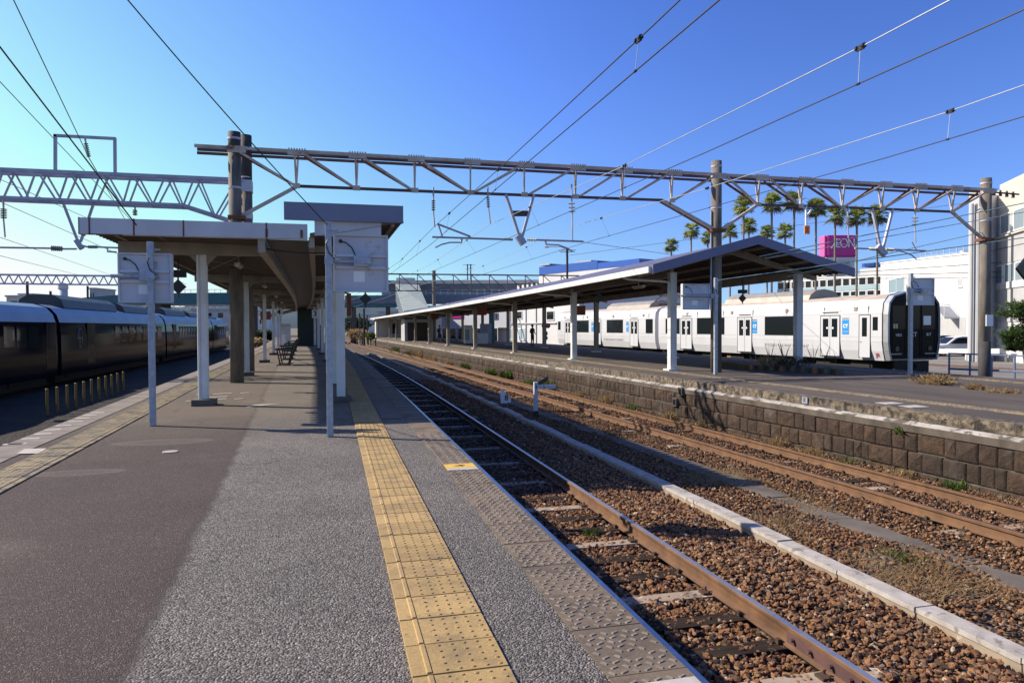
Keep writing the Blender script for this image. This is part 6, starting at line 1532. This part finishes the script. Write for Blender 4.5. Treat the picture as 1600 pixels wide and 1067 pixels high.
for i, ((px, py, rp, D), nm) in enumerate(zip(PL, pn)):
    if i < 4:
        c, dd = palm_mesh(20+i)
        t = thing('palm_tree', nm, 'palm tree', (0,0,0), 'fan palms behind the far canopy')
        cr = c.build('crown', K['palm'], t); dr = d = dd.build('dead_fronds', K['palm_dry'], t)
        # trunk of unit length, scaled per copy
        tm = MB(); tm.tube([(0,0,-1),(.01,.0,-.6),(0.0,.01,-.2),(0,0,0.0)], [.20,.15,.13,.16], 10); tm.tube([(0,0,-.012),(0,0,0.0)], [.2,.1], 8); trk = tm.build('trunk', K['trunk'], t)
        palms.append(t); tt_ = t
    else:
        tt_ = dup(palms[i % 4], label=nm)
    p = atD(px, py, D); s_ = rp*1.08*D/1110
    tt_.location = (p.x, p.y, p.z); tt_.rotation_euler = (0,0,random.uniform(0,6))
    for ch in tt_.children:
        if ch.name.startswith('trunk'): ch.scale = (.55+.45*s_/1.6, .55+.45*s_/1.6, p.z+1.35)
        else: ch.scale = (s_*random.uniform(.92,1.06), s_, s_*random.uniform(.9,1.08))
# ------------------------------------------------------------------ right edge: pine, guardrails, cone, cars
def tuft(m, c, r, n, w=.05, up_=.5):
    c = Vector(c)
    for _ in range(n):
        a = random.uniform(0, 2*math.pi); e = random.uniform(-.3, 1.2); v = Vector((math.cos(a)*math.cos(e), math.sin(a)*math.cos(e), math.sin(e)+up_*.2)).normalized()
        s_ = Vector((-math.sin(a), math.cos(a), 0))*w*r; L_ = r*random.uniform(.6,1.1)
        m.add([tuple(c+v*.1*r-s_), tuple(c+v*.1*r+s_), tuple(c+v*L_)], [(0,1,2)])
b = atD(1606, 560, 41); t = thing('pine_tree', 'pruned pine tree with layered green pads at the right edge', 'tree', (b.x,b.y,-1.2))
MB().tube([(b.x,b.y,-1.3),(b.x-.25,b.y,.2),(b.x+.2,b.y+.1,1.3),(b.x+.1,b.y,2.6)], [.16,.13,.10,.05], 8).build('trunk', K['trunk'], t)
m = MB()
for px, py, rx, rz in ((1585,492,.75,.28),(1597,478,.8,.25),(1610,486,.9,.35),(1578,525,.45,.22),(1592,521,.7,.25),(1606,515,.8,.3),(1583,535,.5,.25),(1597,540,.8,.3),(1612,500,.6,.3),(1612,532,.7,.3)):
    p = atD(px, py, 41)
    for _ in range(330):
        q = p+Vector((random.gauss(0,rx*.5), random.gauss(0,rx*.5), random.gauss(0,rz*.42))); tuft(m, q, .22, 8, .13)
m.build('crown', K['pine'], t)
t = thing('shrub', 'low dark shrub under the pine at the right edge', 'shrub', atD(1590, 548, 41)); m = MB()
for _ in range(320):
    p = atD(random.uniform(1572,1615), random.uniform(537,549), 41.5); tuft(m, p, .25, 6, .22)
m.build('foliage', K['bush'], t)
t = thing('traffic_cone', 'green traffic cone beside the guardrail right of the white car', 'cone', atD(1528, 553, 49)); p = atD(1528, 554, 49); zt = atD(1528, 539, 49).z
MB().tube([(p.x,p.y,p.z),(p.x,p.y,p.z+.06)], .27, 14).tube([(p.x,p.y,p.z+.06),(p.x,p.y,zt)], [.19,.05], 14).build('cone', K['conegreen'], t)
def rail_fence(label, px0, px1, D0, D1, pyr, pyb, mat, th, step, name='guardrail'):
    a, b = atD(px0, pyr, D0), atD(px1, pyr, D1); t = thing(name, label, 'guardrail', (a.x,a.y,-1.2)); zz = atD(px0, pyb, D0).z
    MB().beam(a, b, th*.4, th).build('rail', mat, t); n_ = int((b-a).length/step)
    for i in range(n_+1):
        p = a+(b-a)*(i/n_); MB().beam((p.x,p.y,-1.35), (p.x,p.y,p.z+.05), .09).build('post', mat, t)
rail_fence('white road guardrail in front of the parked cars', 1455, 1640, 50, 42, 548.5, 560, K['guard'], .32, 2.2)
p0 = atD(1462, 551, 33)
t = thing('pipe_fence', 'thin blue grey pipe fence beyond the far platform at the right', 'fence', (p0.x,p0.y,-1.2))
a, b = atD(1482, 552, 30), atD(1625, 557, 27); MB().tube([a, b], .03, 6).build('rail', K['bluerail'], t); a2, b2 = atD(1482, 576, 30), atD(1625, 582, 27); MB().tube([a2, b2], .045, 6).build('rail', K['bluerail'], t)
for i in range(5):
    p = a+(b-a)*(i/4*.98+.01); MB().tube([(p.x,p.y,-1.3),(p.x,p.y,p.z+.02)], .04, 6).build('post', K['bluerail'], t)
def car(px, py, D, ang, label, paint, L=4.2, hgt=1.5, flip=1):
    p = atD(px, py, D); t = thing('parked_car', label, 'car', (0,0,0)); t.location = (p.x,p.y,-.85); t.rotation_euler = (0,0,ang)
    def par(o): o.parent = t; return o
    W_ = .84; prof = [(-L/2,.28),(-L/2-.03,.55),(-L/2+.15,.78),(-L/2+1.05,.92),(-L/2+1.75,1.40),(-L/2+2.3,hgt),(L/2-.9,hgt-.04),(L/2-.15,.98),(L/2,.85),(L/2,.30)]
    m = MB(); n = len(prof); A_ = []; 
    for s in (-1, -.93, .93, 1):
        k_ = .0 if abs(s) < 1 else 1
        A_ += [(x_*(1-.015*k_), s*W_*(1-.16*max(0,(z_-.9))/.6), z_-(.03*k_ if z_ > .9 else 0)) for x_, z_ in prof]
    m.add(A_, [(k*n+j, k*n+(j+1)%n, (k+1)*n+(j+1)%n, (k+1)*n+j) for k in range(3) for j in range(n)]+[tuple(range(n-1,-1,-1)), tuple(range(3*n,4*n))])
    par(m.build('body', paint, None, bevel=.03))
    g = MB()
    for s in (-1, 1):
        g.hexa([(-L/2+1.3,s*W_*.99,.95),(L/2-.5,s*W_*.99,.97),(L/2-.5,s*W_*.97,.97),(-L/2+1.3,s*W_*.97,.95),(-L/2+1.95,s*W_*.90,1.38),(L/2-1.0,s*W_*.90,1.39),(L/2-1.0,s*W_*.86,1.39),(-L/2+1.95,s*W_*.86,1.38)])
    g.hexa([(-L/2+1.06,-.7,.95),(-L/2+1.06,.7,.95),(-L/2+1.1,.7,.95),(-L/2+1.1,-.7,.95),(-L/2+1.74,-.62,1.41),(-L/2+1.74,.62,1.41),(-L/2+1.78,.62,1.41),(-L/2+1.78,-.62,1.41)])
    par(g.build('window', K['glass'], None))
    for x_ in (-L/2+.75, L/2-.75):
        for s in (-1, 1):
            w_ = par(MB().tube([(x_,s*.68,.31),(x_,s*.86,.31)], .31, 16).build('wheel', K['tyre'], None)); MB().tube([(x_,s*.862,.31),(x_,s*.87,.31)], .19, 12).build('rim', K['trainsilver'], None).parent = w_
    for s in (-1, 1): par(MB().ell((-L/2+.1,s*.62,.68),(.12,.16,.08),8,5).build('headlight', K['signwhite'], None))
car(1490, 545, 54, -.22, 'white parked car between the train nose and the pipe column', K['carwhite'])
car(1462, 540, 59, -.2, 'dark blue parked car behind the white car', K['cardark'])
car(758, 525, 96, .3, 'white car seen between far canopy columns behind the counter', K['carwhite'])
# crossing signal by the white wall
b = atD(852, 545, 62); t = thing('crossing_signal', 'railway crossing signal with black lamp heads in front of the white wall', 'signal', (b.x,b.y,-1.2)); MB().tube([(b.x,b.y,-1.3),(b.x,b.y,atD(852,490,62).z)], .06, 8).build('post', K['dark'], t)
for px, py in ((850,509),(856,509),(852,521),(852,528)): p = atD(px, py, 61.8); MB().tube([p, p-fw*.12], .22, 12).build('lamp_head', K['black'], t); MB().tube([p-fw*.121, p-fw*.15], .12, 10).build('lens', K['red'], t)
# ------------------------------------------------------------------ vegetation
def plant(name, label, cat, c, r, h, n, mat, grp=None, wide=.03, lean=.8):
    c = Vector(c); m = MB()
    for _ in range(n):
        a = random.uniform(0, 2*math.pi); q = c+Vector((random.gauss(0,r*.35), random.gauss(0,r*.35), 0)); L_ = h*random.uniform(.4,1.1); ln = random.uniform(.1,lean)
        v = Vector((math.cos(a)*ln, math.sin(a)*ln, 1)).normalized(); s_ = Vector((-math.sin(a), math.cos(a), 0))*wide*random.uniform(.5,1.2)
        mid = q+v*L_*.55; tip = q+v*L_+Vector((math.cos(a),math.sin(a),-.5))*L_*.25*ln
        m.add([tuple(q-s_*.6), tuple(q+s_*.6), tuple(mid+s_), tuple(tip), tuple(mid-s_)], [(0,1,2,3,4)])
    o = m.build(name, mat); tag(o, label, cat, grp); return o
for y, r, h, mat, l in ((9.2,.3,.22,'weed','bright green weed at the foot of the stone wall, nearest the right edge'),(11.5,.25,.16,'weed','small green weed at the foot of the stone wall near the right edge'),(13.5,.4,.28,'straw','dry grass tuft at the foot of the stone wall below the two white marks'),(16.5,.4,.25,'straw','dry grass tuft at the foot of the stone wall under the weedy planter'),(20.5,.35,.25,'weed','green weed at the foot of the stone wall near the drain outlet'),(22.5,.4,.35,'straw','dry grass by the stone wall near the drain outlet'),(28,.5,.55,'weed','tall green weed by the stone wall behind the gradient post'),(30.5,.5,.35,'weed','low green weed by the stone wall, left of the gradient post'),(34,.4,.65,'weed','tall thin weed by the stone wall, between gradient post and marker board'),(37,.4,.55,'weed','thin weed by the stone wall above the marker board'),(43,.6,.55,'weed','green weed clump halfway along the stone wall'),(48,.6,.45,'straw','pale dry clump halfway along the stone wall'),(54,.9,.7,'straw','dry orange clump far along the stone wall'),(60,1.0,.9,'straw','large dry orange clump near the far end of the stone wall'),(66,.8,.6,'weed','green clump near the far end of the stone wall'),(12.4,.3,.22,'straw','dry grass tuft at the foot of the stone wall left of the small near weed'),(10.2,.3,.2,'straw','dry grass tuft at the foot of the stone wall beside the nearest green weed'),(18.2,.4,.3,'straw','dry grass tuft at the foot of the stone wall between planter and drain outlet'),(25,.4,.3,'straw','dry grass tuft by the stone wall right of the gradient post'),(74,.9,.8,'weed','farthest green clump along the stone wall')):
    plant('weed_clump', l, 'weed', (edgeB(y)-.32, y, ZG-.02), r, h, 110, K[mat], 'weeds along the stone wall', .016)
for px, py, r, h, l in ((1462,600,.55,.35,'large dry grass clump growing on the far platform'),(1522,608,.25,.18,'small dry grass clump on the far platform, middle one'),(1567,613,.4,.14,'flat dry grass clump on the far platform near the right edge')):
    plant('grass_clump', l, 'grass', atz(px, py), r, h, 240, K['straw'], None, .01, 1.6)
q = atz(1453, 682, -.25); plant('weed_clump', 'green fern growing out of the stone wall face', 'weed', (edgeB(q.y)-.14, q.y+1.3, -.42), .12, .2, 60, K['weed'], None, .018, 1.5)
# weedy planter on the far platform
a, b = atz(1170, 577), atz(1325, 586)
t = thing('planter_bed', 'low brick edged bed of dead weeds at the foot of the far canopy column', 'planter', (lerp(a.x,b.x,.5), a.y, 0))
m = MB(); 
for i in range(9): 
    x0_ = lerp(a.x, b.x, i/9)+.02; x1_ = lerp(a.x, b.x, (i+1)/9)-.01; y_ = lerp(a.y,b.y,(i+.5)/9); m.box(x0_, x1_, y_, y_+.2, 0, .19+random.uniform(-.02,.03), 0 if i % 3 else 1)
m.build('edging', [K['drain'], K['brick']], t)
m = MB().hexa([(a.x,a.y+.2,0),(b.x,b.y+.2,0),(b.x,b.y+2.6,0),(a.x,a.y+2.6,0),(a.x,a.y+.2,.15),(b.x,b.y+.2,.15),(b.x,b.y+2.6,.2),(a.x,a.y+2.6,.2)]); m.build('soil', K['weed_dark'], t)
for i in range(7):
    px = lerp(a.x,b.x,random.random()); o = plant('dead_weeds', None, None, (px, lerp(a.y,b.y,.5)+random.uniform(.1,1.2), .15), .5, .45, 40, K['weed_dark' if i % 3 == 0 else 'straw'], None, .008); setpar(o, t)
for px, hh in ((1203,1.35),(1225,1.25),(1270,1.2),(1288,1.1),(1305,.7)):
    p = atY(px, 575, a.y+.6); o = plant('dead_weeds', None, None, (p.x, a.y+.6, .12), .05, hh*.7, 6, K['weed_dark'], None, .008, .3); setpar(o, t)
# grass and litter on the track bed
m = MB()
def blades(x0, x1, y0, y1, n, h, lie):
    for _ in range(n):
        x_ = random.uniform(x0,x1); y_ = random.uniform(y0,y1)
        if math.sin(x_*2.3+y_*1.1)+math.sin(y_*2.9-x_*1.7)+random.uniform(-.6,.6) < .35: continue
        a = random.uniform(0,2*math.pi); e = random.uniform(.05, lie); L_ = h*random.uniform(.4,1.2); v = Vector((math.cos(a)*math.cos(e), math.sin(a)*math.cos(e), math.sin(e))); s_ = Vector((-math.sin(a),math.cos(a),0))*.0035
        q = Vector((x_,y_,ZG+.015)); m.add([tuple(q-s_), tuple(q+s_), tuple(q+v*L_)], [(0,1,2)])
blades(5.3,7.0,4.2,12,15000,.20,.6); blades(6.3,7.6,4,18,5000,.16,.5); blades(8.9,9.8,6,24,7000,.20,.9); blades(5.4,6.6,12,26,3500,.16,.8); blades(6.9,7.3,14,26,1200,.2,.8)
o = m.build('dry_grass', K['straw']); tag(o, kind='stuff')
for x, y, r, h, mat, l in ((2.1,8.9,.30,.28,'weed_dark','dark weed tuft between the platform edge and the near rail'),(3.1,8.3,.16,.14,'weed','small green weed against the near rail'),(6.1,6.6,.3,.12,'weed','low green weed among the dry grass by the cable trough')):
    plant('weed_clump', l, 'weed', (x, y, ZG), r, h, 120, K[mat], None, .009, 1.2)
# trees and scrub at the end of the tracks
def bushy(label, px, py, D, rx, rz, mat, n=420, name='bush', cat='bush'):
    p = atD(px, py, D); t = thing(name, label, cat, (p.x,p.y,-1.2)); m = MB()
    for _ in range(n):
        v = Vector((random.gauss(0,1),random.gauss(0,1),random.gauss(0,1))).normalized()*random.uniform(.4,1)**.5; q = p+Vector((v.x*rx,v.y*rx,v.z*rz)); tuft(m, q, .25+.12*rx, 6, .3)
    m.build('foliage', mat, t); MB().tube([(p.x,p.y,-1.35),(p.x,p.y,p.z)], [.12,.05], 6).build('trunk', K['trunk'], t)
bushy('dry brown scrub beside the far end of the tracks', 558, 523, 105, 1.6, .8, K['straw'], 160)
bushy('green bush at the far end of the platform hut', 579, 526, 95, .7, .55, K['weed'], 120)
bushy('dark tree at the far end of the tracks', 547, 509, 170, 3, 2.0, K['bush'], name='tree', cat='tree')
bushy('dark tree behind the hut roof', 561, 508, 190, 3.6, 2.0, K['bush'], name='tree', cat='tree')
bushy('green bush seen between the left canopy columns', 412, 526, 90, 1.2, .8, K['bush'])
bushy('brown scrub on the left track side beyond the canopy columns', 404, 536, 75, 1.0, .5, K['straw'], 120)
